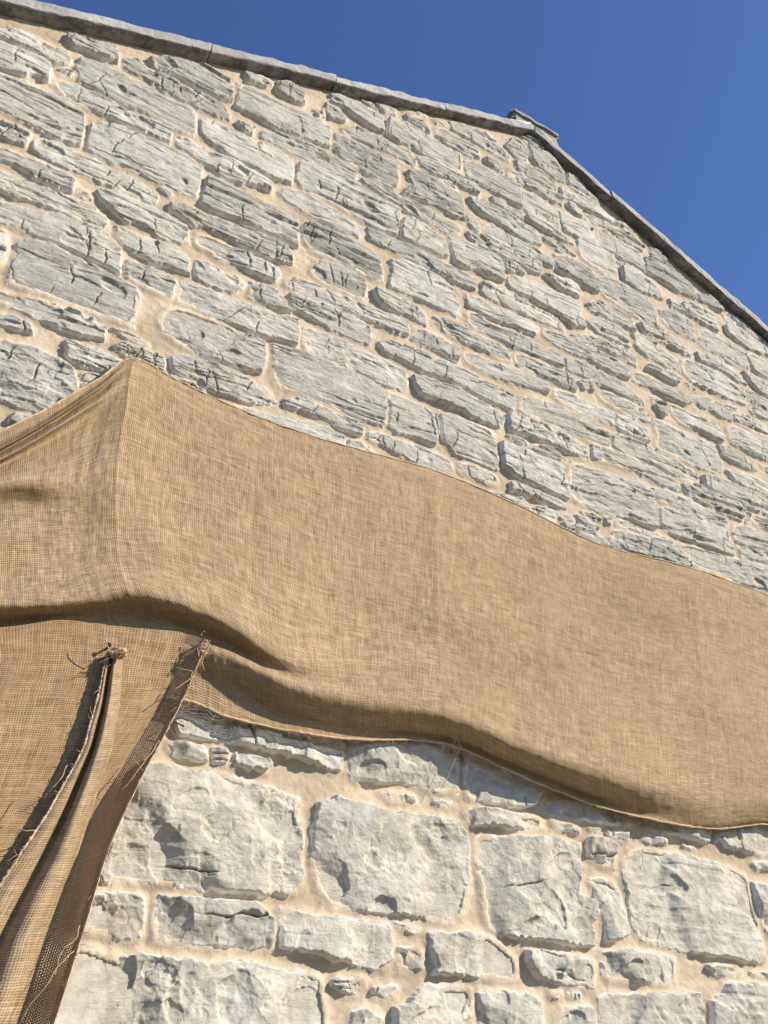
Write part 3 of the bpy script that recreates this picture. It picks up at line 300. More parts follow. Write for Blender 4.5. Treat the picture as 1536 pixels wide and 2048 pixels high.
while z < ZA:
    big = z < 2.75
    hgt = rng.uniform(.10, .21) if big else rng.uniform(.06, .12)
    x = XL+.03
    while x < XR-.09:
        wd = hgt*rng.uniform(1.1, 3.0); x1 = min(x+wd, XR-.03)
        try_fill(x, x1, z, z+hgt, 0)
        x = x1+rng.uniform(.016, .028)
    z += hgt
allst = polys+fill

def stone_patch(P, k):
    r = np.random.RandomState(k*7+3); traced = k < ntr
    x0, x1, z0, z1 = P[:, 0].min(), P[:, 0].max(), P[:, 1].min(), P[:, 1].max()
    cx, cz = (x0+x1)/2, (z0+z1)/2; dist = math.sqrt(cx*cx+4+(cz-1.6)**2)
    h = dist/893*(.78 if traced else 1.6)
    if not traced and (cx < -.6 or cx > 4.4 or cz < 1.2): h = .012
    m = .014
    nx = max(6, int((x1-x0+2*m)/h)); nz = max(6, int((z1-z0+2*m)/h))
    X, Z = np.meshgrid(np.linspace(x0-m, x1+m, nx), np.linspace(z0-m, z1+m, nz), indexing='ij')
    s = sdf(P, X+.008*fbm(X*38, Z*38, 5, 3), Z+.008*fbm(X*38+50, Z*38, 9, 3))
    s = s+.0040*fbm(X*80, Z*80, k, 3)+(.0050+.0016*(P[:, 1].mean() > 2.6))
    own = sdf(P, X, Z)
    if traced:                                     # never grow into the neighbours: leave a mortar joint
        lim = np.full(X.shape, 1.)
        for q, bb in enumerate(boxes):
            if q == k or bb[0] > x1+.02 or bb[1] < x0-.02 or bb[2] > z1+.02 or bb[3] < z0-.02: continue
            lim = np.minimum(lim, -sdf(polys[q], X, Z))
        s = np.minimum(s, (lim+own)/2-.0050+.0015*fbm(X*50, Z*50, 12, 2))
    W_, H_ = x1-x0, z1-z0; minor = max(s.max(), .006)
    up = min(max((cz-2.5)/.7, 0), 1)               # 0: hammer dressed big blocks low down, 1: split layered stone above
    prot = (.006+.013*r.rand()**1.5)*min(1, minor/.03)+.0025+.004*(1-up)
    wdt = min(.008, .5*minor)*r.uniform(.5, 1.2)
    e = np.clip(s/wdt, 0, 1); prof = 1-(1-e)**2.4
    tx, tz = r.normal(.01, .03), r.normal(.01, .05)
    T = (X-cx)*tx+(Z-cz)*tz
    # broken faces: lowest of several tilted planes
    nf = int(2+r.poisson(3+14*W_)); pl = []
    for i in range(nf):
        a = r.uniform(0, 2*np.pi); q = r.uniform(.12, .60 if up < .5 else .40); px, pz = r.uniform(x0, x1), r.uniform(z0, z1)
        off = r.uniform(.000, .010)*min(1, minor/.035)
        wx = .010*fbm(X*18+i*7, Z*18, k+i, 2)
        pl.append((X-px+wx)*math.cos(a)*q*(1-.5*up)+(Z-pz+wx)*math.sin(a)*q+off)
    Fc = np.minimum.reduce(pl) if pl else 0
    fa = (.0045+.0060*(1-up))*r.uniform(.5, 1.2)*(1+.5*(1-up))*min(1, minor/.03); Fc = fa*np.tanh((Fc-Fc[s > 0].mean() if (s > 0).any() else Fc)/fa)
    # scooped chips
    S = np.zeros_like(X)
    for i in range(r.poisson(1+13*W_*(1.3-.6*up))):
        px, pz = r.uniform(x0, x1), r.uniform(z0, z1); R1 = r.uniform(.010, .045)*(1+.8*(1-up)*min(1, minor/.06)); R2 = R1*r.uniform(.3, .8); a = r.normal(0, .35) if up > .4 else r.uniform(0, 3.14)
        u = (X-px)*math.cos(a)+(Z-pz)*math.sin(a); v = -(X-px)*math.sin(a)+(Z-pz)*math.cos(a)
        q = 1-(u/R1)**2-(v/R2)**2+.5*fbm(X*40, Z*40, i+k, 2)
        tilt = np.clip(.5+.5*(v/R2), 0, 1) if r.rand() < .75 else np.clip(.5-.5*(u/R1), 0, 1)
        S = np.minimum(S, -np.clip(q, 0, 1)**.4*tilt*min(.020, R2*.6)*min(1, minor/.022))
    # bedding ledges
    lam = r.uniform(.011, .028); t = (Z-cz+r.normal(0, .03)*(X-cx)+.007*fbm(X*9, Z*22, k+3, 3))/lam
    fl = np.floor(t); fr = t-fl
    la = hsh(fl, fl*0, k)-.5; lb = hsh(fl+1, fl*0, k)-.5; q = np.clip((fr-.93)/.07, 0, 1); lay = la+(lb-la)*q
    on = np.clip(.45+1.9*fbm(X*7+k, Z*25, k+8, 2), 0, 1)
    flat = r.rand() < .6; Ly = (.35 if flat else .9)*lay*on*(.015*up+.004)*min(1, minor/.025)
    # cracks along and across the bed
    ck = np.zeros_like(X)
    for i in range(r.poisson(.8+13*W_*up+1.4*up)):
        if r.rand() < .6:
            pz = r.uniform(z0, z1); xa = r.uniform(x0, x1); ln = r.uniform(.03, .14)
            d = np.abs(Z-pz-.008*fbm(X*22+i*3, X*0, k+i, 3)-(X-xa)*r.normal(0, .08)); g = np.clip(1-(np.abs(X-xa)/ln)**2, 0, 1)
        else:
            px = r.uniform(x0, x1); za = r.uniform(z0, z1); ln = r.uniform(.02, .07)
            d = np.abs(X-px-.012*fbm(Z*26+i*3, Z*0, k+i, 3)-(Z-za)*r.normal(0, .25)); g = np.clip(1-(np.abs(Z-za)/ln)**2, 0, 1)
        ck = np.maximum(ck, np.clip(1-d/(.0016+.0014*g), 0, 1)*np.minimum(1, g*1.6))
    wx_ = .35*fbm(X*25, Z*25, k+30, 3); ax, az = (13, 34) if up > .5 else (8, 10)
    f1, s1 = scallop(X*ax+wx_, Z*az+wx_, k*11+1); f2, s2 = scallop(X*ax*2.7+wx_*2, Z*az*2.3-wx_, k*11+9)
    sm = min(1, minor/.028)
    busy = np.clip(.55+1.1*fbm(X*9, Z*14, k+33, 2)+r.normal(0, .22), .3, 1.3)*((.22 if r.rand() < .6 else .8) if up > .5 else r.choice([.75, 1.0, 1.3]))
    fine = sm*busy*((.0125 if up < .5 else .0070)*(f1-.25)+(.0110*up+.0045*(1-up))*np.clip(s1, -.1, .5)+(.0030 if up > .5 else .0016)*(f2-.3)+.0034*s2)+.0014*fbm(X*60, Z*90, k+20, 3)+.0008*fbm(X*190, Z*240, k+21, 2)
    H = prof*(prot+T+Fc+S+Ly+fine)-.011*ck*(e > .3)
    H = np.where(s > 0, np.maximum(H, -.003+.004*prof), 0)+np.minimum(s, 0)*1.2
    H = np.where(H > .02, .02+.022*np.tanh((H-.02)/.022), np.maximum(H, -.03))+.0015
    H = np.where(s > 0, H, np.minimum(H, .0015+s*1.2))
    keep = s > -.009
    f = gridfaces(nx, nz); kf = keep.ravel()[f].any(1); f = f[kf]
    edge = np.clip(1-s/.013, 0, 1)
    tone = np.clip(r.normal(.5, .3), 0, 1); warm = np.clip(r.normal(.95-.75*up, .25), 0, 1)
    V = np.stack([X, -H, Z], -1).reshape(-1, 3)
    return V, f, tone, warm, edge.ravel(), np.clip(ck*(e > .3), 0, 1).ravel()

building = empty('stone_building', (XA, 0, 0))
tag(building, 'grey rubble limestone gable wall with sand mortar and thin stone coping under blue sky', 'building')
def B(o):  # parent keeping world coordinates (root sits at XA,0,0)
    o.parent = building; o.location = (-XA, 0, 0); return o

Vs = []; Fs = []; A = {'tone': [], 'warm': [], 'edge': [], 'pit': [], 'bed': []}; n = 0
for k, P in enumerate(allst):
    V, f, tone, warm, edge, r = stone_patch(P, k)
    if not len(f): continue
    used = np.unique(f); mp = np.full(len(V), -1); mp[used] = np.arange(len(used))
    Vs.append(V[used]); Fs.append(mp[f]+n); n += len(used)
    A['tone'].append(np.full(len(used), tone)); A['warm'].append(np.full(len(used), warm)); A['edge'].append(edge[used]); A['pit'].append(r[used]); A['bed'].append(np.full(len(used), min(max((V[:, 2].mean()-2.5)/.6, 0), 1)))
sw = B(mesh('stonework', np.concatenate(Vs), np.concatenate(Fs), STONE, attrs={k: np.concatenate(v) for k, v in A.items()}))
print('stone verts', n)

# mortar face
def steps(a, b, f):
    o = [a]
    while o[-1] < b: o.append(o[-1]+f(o[-1]))
    o[-1] = b; return np.array(o)
gx = steps(XL, XR, lambda x: .03 if (x < -.45 or x > 4.3) else math.sqrt(x*x+5)/893*1.5)
gz = steps(0, ZA+.05, lambda z: .03 if z < 1.3 else math.sqrt(7+(z-1.6)**2)/893*1.5)
X, Z = np.meshgrid(gx, gz, indexing='ij'); D = np.full(X.shape, .2)
for P in allst:
    P = chaikin(P, 1); m = .08
    i0, i1 = np.searchsorted(gx, [P[:, 0].min()-m, P[:, 0].max()+m]); j0, j1 = np.searchsorted(gz, [P[:, 1].min()-m, P[:, 1].max()+m])
    if i1 <= i0 or j1 <= j0: continue
    D[i0:i1, j0:j1] = np.minimum(D[i0:i1, j0:j1], -sdf(P, X[i0:i1, j0:j1], Z[i0:i1, j0:j1]))
Dc = np.clip(D, 0, .05)
Hm = .0050+.0022*np.exp(-(Dc/.010)**2)*(.4+1.5*fbm(X*20, Z*20, 90, 3)) - .006*np.clip(Dc/.02, 0, 1) + .0035*fbm(X*7, Z*22, 77, 4)+.0022*fbm(X*60, Z*70, 78, 3)+.0010*fbm(X*200, Z*200, 79, 2)
Hm = np.where(D < -.012, -.02, Hm)
V = np.stack([X, -Hm, Z], -1).reshape(-1, 3); f = gridfaces(*X.shape)
cz_ = V[f].mean(1); f = f[cz_[:, 2] < rake(cz_[:, 0])+.03]
used = np.unique(f); mp = np.full(len(V), -1); mp[used] = np.arange(len(used))
pale_rim = (np.exp(-(np.clip(D-.004+.004*fbm(X*60, Z*60, 95, 3), 0, 1)/.0045)**2)).ravel()
B(mesh('mortar', V[used], mp[f], MORTAR, attrs={'pale_rim': pale_rim[used]}))
print('mortar verts', len(used))

# core of the building, roof
def prism(name, prof, y0, y1, mat):
    k = len(prof); V = [(x, y0, z) for x, z in prof]+[(x, y1, z) for x, z in prof]
    me = bpy.data.meshes.new(name); me.from_pydata(V, [], [tuple(range(k))[::-1], tuple(range(k, 2*k))]+[(i, (i+1) % k, (i+1) % k+k, i+k) for i in range(k)]); me.update()
    me.materials.append(mat); o = bpy.data.objects.new(name, me); C.collection.objects.link(o); return o
DEP = 7.0
B(prism('wall', [(XL, 0), (XR, 0), (XR, float(rake(np.array(XR)))), (XA, ZA), (XL, float(rake(np.array(XL))))][::-1], .05, DEP, MORTAR))
for sgn, x1 in ((-1, XL-.25), (1, XR+.25)):
    z1 = float(rake(np.array(x1))); g = .012
    B(prism('roof', [(XA, ZA+g), (x1, z1+g), (x1, z1+.045), (XA, ZA+.045)], .36, DEP+.2, SLATE))

# coping stones along both rakes
OV, TH = .053, .056
def coping(xa, xb, k, side, dz=0., ov=0.):
    """one slab between wall-x xa..xb (xa<xb)"""
    r = np.random.RandomState(100+k); n = 70; m = 10
    L = abs(xb-xa); n = max(8, int(L/.012))
    u = np.linspace(xa+.0022, xb-.0022, n)
    # cross-section: closed loop of points (y, thickness) with rounded arrises
    o = OV+ov; sec = []
    def line(a, b, q):
        for t in np.linspace(0, 1, q, endpoint=False): sec.append((a[0]+(b[0]-a[0])*t, a[1]+(b[1]-a[1])*t))
    bv = .004
    line((-o+bv, 0), (.30, 0), 10); line((.30, 0), (.30, TH), 2); line((.30, TH), (-o+bv, TH), 8); line((-o+bv, TH), (-o, TH-bv), 2); line((-o, TH-bv), (-o, bv), 5); line((-o, bv), (-o+bv, 0), 2)
    sec = np.array(sec); ns = len(sec)
    U = np.repeat(u[:, None], ns, 1); Y = np.repeat(sec[None, :, 0], n, 0); T = np.repeat(sec[None, :, 1], n, 0)
    base = rake(U)+dz
    k0 = 200+k*13
    rough = .5+.8*np.clip((.05-np.abs(T-.0))/.05, 0, 1)
    Y2 = Y+np.where(Y < -.01, .006*fbm(U*22, T*40, k0, 4)+.003*fbm(U*5, T*8, k0+1, 2)+.004*(r.rand()-.5), 0)
    under = (T < .006) & (Y < .28)
    T2 = T+np.where(T < .01, .006*fbm(U*18, Y*25, k0+2, 4), 0)+np.where(T > TH-.01, .006*fbm(U*22, Y*16, k0+4, 4), 0)
    V = np.stack([U, Y2, base+T2], -1).reshape(-1, 3)
    i = np.arange(n*ns).reshape(n, ns); j = np.roll(i, -1, 1)
    F = np.stack([i[:-1], i[1:], j[1:], j[:-1]], -1).reshape(-1, 4)
    nv = len(V); c0, c1 = V[:ns].mean(0), V[-ns:].mean(0); V = np.concatenate([V, [c0, c1]])
    T0 = np.stack([i[0], j[0], np.full(ns, nv)], -1); T1 = np.stack([j[-1], i[-1], np.full(ns, nv+1)], -1)
    ob = B(mesh('coping_stone', V, [F, T0, T1], COPING, smooth=True)); ob.data.set_sharp_from_angle(angle=math.radians(40)) if hasattr(ob.data, 'set_sharp_from_angle') else None
    return ob
JL = [0.43,0.982,1.578]
JR = [2.648,3.251]
le = [XL-.2, -1.0, -.42]+JL+[XA-.004]; re_ = [XA+.004]+JR+[4.5, 5.1, 5.6, XR+.2]
for k in range(len(le)-1): coping(le[k], le[k+1], k, -1, dz=[0, .002, -.001, .001, -.005, .003, .001][k % 7], ov=[0, .004, 0, .0, -.006, -.008, .005][k % 7])
for k in range(len(re_)-1): coping(re_[k], re_[k+1], 20+k, 1, dz=[-.008, -.004, 0, .002, 0][k % 5], ov=[-.003, .003, 0, .004, 0][k % 5])
# lumps of white lime where the top slabs meet
def lump_strip(name, pts, rad, mat, seed):
    V, F = tube(pts, rad, 10); V = V+.35*np.mean(rad)*np.stack([fbm(V[:, 0]*60, V[:, 2]*60, seed, 3), fbm(V[:, 2]*50+V[:, 1]*30, V[:, 0]*40, seed+4, 3), fbm(V[:, 0]*55+9, V[:, 2]*66, seed+8, 3)], -1)
    return mesh(name, V, F, mat)
xs = np.linspace(XA-.20, XA-.02, 30)
B(lump_strip('mortar_fillet', np.stack([xs, np.full(30, -OV+.022), rake(xs)+TH+.001], -1), np.linspace(.010, .020, 30), LIME, 3))
xs = np.linspace(XA+.04, XA+.26, 30)
B(lump_strip('mortar_fillet', np.stack([xs, np.full(30, -OV+.016), rake(xs)+TH-.010], -1), np.linspace(.016, .008, 30), LIME, 5))

# chimney stub behind the ridge
CH = [2.329,2.705,6.675,0.25]   # x0,x1,ztop,yfront
x0, x1, zt, yf = CH
def rbox(name, a, b, mat, bev=.016, amp=.009, seed=1):
    import bmesh
    bm = bmesh.new(); bmesh.ops.create_cube(bm, size=1)
    for v in bm.verts: v.co = Vector([(a[i]+b[i])/2+v.co[i]*(b[i]-a[i]) for i in range(3)])
    bmesh.ops.bevel(bm, geom=bm.edges[:], offset=bev, segments=2, affect='EDGES')
    bmesh.ops.subdivide_edges(bm, edges=bm.edges[:], cuts=5, use_grid_fill=True)
    for v in bm.verts:
        x, y, z_ = v.co; v.co += Vector((amp*float(fbm(np.array(y*25), np.array(z_*25), seed)), amp*float(fbm(np.array(x*25), np.array(z_*25), seed+5)), amp*float(fbm(np.array(x*22), np.array(y*22), seed+9))))
    me = bpy.data.meshes.new(name); bm.to_mesh(me); bm.free(); me.materials.append(mat)
    for p in me.polygons: p.use_smooth = True
    me.set_sharp_from_angle(angle=math.radians(35)) if hasattr(me, 'set_sharp_from_angle') else None
    o = bpy.data.objects.new(name, me); C.collection.objects.link(o); return o
chim = B(rbox('chimney', (x0+.01, yf+.01, ZA-.3), (x1-.01, yf+.42, zt-.05), BLOCK))
cap = rbox('cap', (x0, yf, zt-.055), (x1, yf+.44, zt), BLOCK, seed=4); cap.parent = chim

# ground
g = bpy.data.meshes.new('ground'); g.from_pydata([(-400, -400, 0), (400, -400, 0), (400, 400, 0), (-400, 400, 0)], [], [(0, 1, 2, 3)]); g.materials.append(GROUND)
go = bpy.data.objects.new('ground', g); C.collection.objects.link(go); go['kind'] = 'structure'

# ---------------------------------------------------------------- hessian sheets
def crm(P, n, axis):
    """Catmull-Rom resample along axis to n points"""
    P = np.moveaxis(P, axis, 0); m = len(P); t = np.linspace(0, m-1, n); i = np.clip(np.floor(t).astype(int), 0, m-2); f = (t-i).reshape(-1, *([1]*(P.ndim-1)))
    Q = np.concatenate([[2*P[0]-P[1]], P, [2*P[-1]-P[-2]]]); a, b, c, d = Q[i], Q[i+1], Q[i+2], Q[i+3]
    # centripetal-ish: damp tangents where spacing is uneven
    R = .5*((2*b)+(-a+c)*f+(2*a-5*b+4*c-d)*f**2+(-a+3*b-3*c+d)*f**3)
    return np.moveaxis(R, 0, axis)
def sheet(G, nu, nv):
    G = np.asarray(G, float); S = crm(crm(G, nu, 0), nv, 1)
    # arc-length coordinates for the weave
    du = np.linalg.norm(np.diff(S, axis=0), axis=2); dv = np.linalg.norm(np.diff(S, axis=1), axis=2)
    u = np.concatenate([[0], np.cumsum(du.mean(1))]); v = np.concatenate([[0], np.cumsum(dv.mean(0))])
    return S, u, v
def hem_threads(P, N, n, ln, seed, mat, name, parent, rad=.0007, drop=(0, 0, -1), curl=.5):
    """many short loose fibres along a curve P with outward directions N"""
    r = np.random.RandomState(seed); parts = []
    for _ in range(n):
        i = r.randint(0, len(P)); L = ln*r.uniform(.3, 1.3); d = N[i]+r.normal(0, .45, 3)+np.array(drop)*r.uniform(0, .5); d /= np.linalg.norm(d)
        t = np.linspace(0, 1, 7)[:, None]; b = r.normal(0, curl, 3)
        q = P[i]+d*L*t+b*L*t**2+r.normal(0, .06, (7, 3))*L*t
        q[:, 1] = np.minimum(q[:, 1], -.012)
        parts.append(tube(q, np.linspace(rad*1.3, rad*.6, 7), 4))
    V, F = join(parts); o = mesh(name, V, F, mat, parent); o['kind'] = 'stuff'; return o
UP = np.array([[[-142,-50,2765],[-134,-50,2734],[-127,-90,2697],[-126,-50,2705],[-118,-100,2658],[-116,-50,2668],[-103,-105,2604],[-93,-60,2582],[-81,-85,2530],[-70,-96,2487],[-60,-118,2445],[-52,-48,2437],[-44,-48,2407],[-32,-50,2365],[-15,-45,2306]],[[-27,-50,2882],[-19,-50,2850],[-16,-90,2812],[-13,-50,2826],[-9,-100,2777],[-5,-50,2789],[5,-105,2716],[18,-60,2690],[34,-85,2612],[50,-96,2540],[61,-118,2482],[72,-48,2475],[81,-48,2442],[92,-50,2392],[108,-45,2331]],[[79,-50,3011],[87,-50,2975],[88,-88,2937],[92,-50,2952],[94,-98,2899],[100,-50,2914],[107,-102,2833],[123,-60,2799],[140,-85,2696],[161,-94,2593],[172,-116,2521],[186,-48,2515],[195,-48,2474],[207,-50,2417],[223,-45,2348]],[[177,-50,3133],[183,-46,3108],[181,-86,3065],[187,-48,3082],[187,-94,3026],[197,-50,3029],[213,-94,2888],[230,-68,2830],[245,-85,2728],[261,-94,2634],[271,-116,2552],[288,-50,2548],[298,-48,2498],[308,-50,2439],[323,-45,2367]],[[283,-48,3284],[285,-46,3265],[283,-70,3230],[287,-49,3232],[285,-80,3178],[290,-54,3147],[289,-84,2952],[303,-74,2850],[318,-83,2751],[335,-93,2668],[359,-115,2591],[402,-50,2584],[435,-48,2530],[455,-50,2471],[474,-45,2397]],[[359,-45,3395],[359,-48,3377],[357,-52,3358],[357,-56,3332],[356,-62,3286],[358,-72,3197],[361,-88,3005],[374,-90,2883],[391,-90,2785],[410,-95,2702],[431,-118,2626],[483,-52,2599],[511,-50,2541],[530,-50,2487],[554,-45,2412]],[[487,-45,3377],[489,-47,3355],[489,-50,3333],[489,-53,3307],[491,-57,3260],[493,-63,3175],[496,-70,3017],[500,-75,2904],[509,-85,2809],[525,-94,2722],[547,-120,2631],[599,-58,2595],[617,-76,2534],[636,-52,2483],[644,-50,2416]],[[636,-45,3353],[637,-47,3331],[638,-50,3304],[640,-52,3273],[640,-55,3229],[641,-58,3151],[645,-62,3025],[648,-70,2907],[653,-80,2810],[663,-93,2718],[679,-120,2607],[714,-68,2573],[710,-100,2526],[737,-50,2462],[739,-52,2395]],[[823,-45,3340],[823,-47,3315],[823,-50,3286],[824,-52,3253],[826,-54,3207],[828,-58,3131],[830,-63,3003],[831,-70,2884],[832,-83,2768],[836,-98,2666],[845,-118,2552],[863,-102,2515],[865,-113,2473],[902,-53,2422],[903,-56,2388]],[[1047,-45,3344],[1046,-47,3318],[1045,-50,3287],[1045,-51,3251],[1044,-53,3202],[1044,-55,3121],[1043,-59,2987],[1041,-66,2866],[1042,-72,2760],[1039,-83,2664],[1037,-95,2571],[1036,-102,2520],[1031,-117,2467],[1072,-48,2420],[1071,-53,2397]],[[1380,-42,3376],[1374,-48,3339],[1371,-52,3300],[1366,-56,3256],[1362,-60,3202],[1357,-64,3119],[1351,-70,2986],[1347,-74,2871],[1344,-78,2769],[1337,-88,2677],[1329,-103,2594],[1320,-115,2536],[1316,-120,2479],[1366,-48,2446],[1361,-53,2433]],[[1719,-45,3351],[1716,-47,3319],[1711,-50,3283],[1708,-51,3244],[1702,-52,3192],[1694,-55,3110],[1682,-60,2975],[1672,-66,2863],[1660,-74,2755],[1645,-84,2658],[1628,-99,2572],[1610,-115,2496],[1600,-120,2428],[1656,-48,2393],[1652,-53,2375]],[[2100,-45,3303],[2092,-47,3274],[2085,-50,3239],[2078,-51,3199],[2069,-52,3147],[2054,-55,3072],[2030,-60,2953],[2004,-69,2834],[1981,-78,2729],[1957,-91,2628],[1931,-106,2531],[1905,-123,2453],[1900,-120,2391],[1961,-48,2347],[1957,-53,2330]],[[2549,-59,3325],[2545,-59,3291],[2539,-59,3252],[2530,-61,3208],[2516,-62,3151],[2498,-65,3073],[2469,-72,2955],[2434,-81,2839],[2401,-90,2733],[2387,-86,2641],[2367,-86,2553],[2348,-86,2477],[2330,-86,2403],[2339,-66,2347],[2352,-50,2327]],[[3021,-48,3331],[3009,-50,3297],[2993,-52,3253],[2974,-54,3203],[2953,-56,3144],[2924,-58,3064],[2882,-64,2949],[2834,-72,2838],[2787,-81,2731],[2747,-86,2632],[2717,-86,2548],[2694,-86,2482],[2675,-86,2426],[2685,-66,2390],[2700,-50,2379]],[[3707,-45,3319],[3683,-48,3281],[3653,-51,3232],[3622,-53,3177],[3589,-55,3119],[3542,-57,3034],[3471,-62,2911],[3401,-70,2799],[3333,-79,2690],[3272,-86,2594],[3232,-86,2515],[3202,-86,2457],[3176,-86,2407],[3187,-66,2373],[3207,-50,2367]]])/1000.
LO = np.array([[[-85,-65,2422],[-65,-70,2350],[-46,-70,2281],[-35,-70,2184],[-25,-70,2092],[-20,-70,1971],[-11,-70,1844],[8,-70,1694],[18,-70,1540]],[[91,-65,2471],[110,-70,2388],[109,-70,2311],[107,-70,2207],[105,-70,2110],[88,-70,1982],[85,-70,1850],[92,-70,1695],[84,-70,1537]],[[187,-65,2496],[205,-70,2409],[202,-70,2329],[197,-70,2222],[183,-70,2120],[162,-70,1989],[155,-70,1854],[144,-70,1695],[132,-70,1536]],[[306,-70,2541],[316,-70,2432],[311,-65,2352],[302,-65,2240],[284,-65,2135],[248,-65,1998],[229,-65,1859],[213,-65,1696],[189,-65,1533]],[[395,-75,2550],[407,-70,2446],[405,-65,2364],[387,-62,2255],[361,-60,2146],[329,-60,2011],[306,-60,1864],[285,-60,1697],[248,-60,1531]],[[511,-75,2565],[503,-70,2461],[494,-65,2375],[459,-60,2267],[422,-55,2159],[385,-50,2023],[362,-50,1873],[335,-50,1702],[294,-50,1532]],[[584,-75,2576],[571,-62,2472],[551,-56,2387],[504,-50,2278],[460,-48,2171],[424,-46,2033],[397,-46,1884],[371,-46,1706],[329,-46,1536]],[[615,-80,2572],[598,-62,2480],[579,-58,2401],[537,-54,2291],[497,-54,2187],[457,-56,2046],[432,-58,1895],[403,-58,1716],[361,-58,1544]],[[649,-95,2558],[622,-100,2468],[603,-100,2400],[564,-102,2294],[527,-110,2198],[482,-115,2054],[456,-120,1903],[425,-120,1726],[382,-120,1554]]])/1000.
RO = np.array([[[420,-87,2482],[417,-89,2435],[414,-91,2363],[408,-93,2304],[401,-95,2247],[377,-95,2173],[352,-95,2104],[317,-95,2024],[287,-95,1951],[259,-95,1873],[240,-95,1792],[221,-95,1709],[193,-95,1585]],[[422,-91,2480],[419,-93,2434],[417,-95,2362],[411,-97,2303],[405,-99,2247],[382,-99,2173],[359,-99,2103],[325,-99,2024],[297,-99,1952],[270,-99,1873],[252,-99,1792],[234,-99,1709],[206,-99,1585]],[[424,-92,2480],[421,-94,2434],[421,-96,2362],[416,-98,2304],[410,-100,2247],[389,-100,2173],[368,-100,2104],[337,-100,2025],[309,-100,1952],[284,-100,1874],[268,-100,1793],[250,-100,1709],[222,-100,1585]],[[429,-82,2486],[427,-84,2439],[427,-86,2367],[423,-88,2308],[417,-90,2251],[398,-90,2177],[380,-90,2108],[352,-90,2029],[326,-90,1956],[301,-90,1876],[286,-90,1794],[268,-90,1710],[240,-90,1584]],[[433,-72,2491],[432,-72,2445],[433,-72,2373],[429,-72,2315],[425,-72,2258],[408,-72,2184],[391,-72,2114],[367,-72,2034],[342,-72,1960],[317,-72,1880],[302,-72,1797],[284,-72,1711],[256,-72,1584]],[[435,-72,2491],[434,-72,2445],[435,-72,2373],[432,-72,2315],[427,-72,2258],[412,-72,2184],[396,-72,2115],[373,-72,2035],[348,-72,1961],[324,-72,1880],[310,-72,1797],[292,-72,1712],[264,-72,1584]],[[435,-84,2486],[434,-89,2439],[435,-93,2366],[431,-98,2306],[426,-103,2249],[412,-103,2176],[398,-103,2107],[379,-103,2029],[356,-103,1956],[334,-103,1877],[320,-103,1795],[303,-103,1710],[276,-103,1584]],[[436,-94,2482],[436,-99,2435],[438,-103,2363],[435,-108,2304],[430,-113,2246],[418,-113,2174],[405,-113,2106],[389,-113,2028],[368,-113,1955],[348,-113,1876],[335,-113,1794],[318,-113,1710],[292,-113,1583]],[[441,-89,2485],[444,-94,2439],[447,-99,2366],[445,-103,2307],[440,-108,2250],[428,-108,2177],[416,-108,2108],[401,-108,2030],[382,-108,1957],[364,-108,1878],[352,-108,1795],[335,-108,1710],[312,-108,1583]],[[446,-88,2487],[453,-89,2443],[457,-90,2371],[456,-91,2313],[453,-91,2257],[441,-91,2183],[430,-91,2114],[416,-91,2035],[399,-91,1961],[382,-91,1881],[371,-91,1798],[355,-91,1711],[334,-92,1582]],[[452,-75,2494],[462,-72,2451],[468,-69,2381],[468,-66,2324],[467,-63,2268],[454,-63,2193],[443,-63,2123],[430,-63,2043],[414,-63,1968],[398,-63,1886],[387,-63,1801],[371,-63,1713],[352,-63,1582]],[[455,-70,2496],[466,-67,2454],[472,-64,2383],[473,-61,2326],[471,-58,2270],[458,-58,2195],[448,-58,2124],[435,-58,2044],[420,-58,1969],[405,-58,1887],[394,-58,1802],[379,-58,1714],[360,-58,1582]]])/1000.

def build_sheet(name, label, cat, G, nu, nv, mat, wr, loosef=None, wamp=.0025, seed=0, creases=None):
    S, u, v = sheet(G, nu, nv); UU, VV = np.meshgrid(u, v, indexing='ij')
    dy = wamp*wr(UU, VV)
    if creases:
        tt = np.linspace(0, 1, nu)[:, None]+.004*fbm(VV*4, UU*0, 81, 2)
        for t0, a_, w_ in creases: dy = dy+a_*np.exp(-np.abs(tt-t0)/w_)*np.clip(VV/.05, 0, 1)*np.clip(1.15-VV/VV.max(), 0, 1)
    S[..., 1] = np.minimum(S[..., 1]-dy, -.036)
    loose = loosef(S, UU, VV) if loosef else np.zeros(UU.shape)
    root = empty(name, (float(S[nu//2, nv//2, 0]), 0, float(S[nu//2, nv//2, 2])))
    tag(root, label, cat)
    V = S.reshape(-1, 3)-np.array(root.location)
    cl = mesh('cloth', V, gridfaces(nu, nv)[:, ::-1], mat, root, uv=np.stack([UU, VV], -1).reshape(-1, 2), attrs={'loose': loose.ravel()})
    return root, S, u, v
def edge_roll(P, rad, seed, mat, root, name='hem', n=6):
    r = np.random.RandomState(seed); P = P+rad*.5*np.stack([fbm(np.arange(len(P))*.21, np.zeros(len(P)), seed+i, 3) for i in range(3)], -1)
    V, F = tube(P-np.array(root.location), rad*(1+.5*fbm(np.arange(len(P))*.33, np.zeros(len(P)), seed+7, 2)), n)
    return mesh(name, V, F, mat, root)

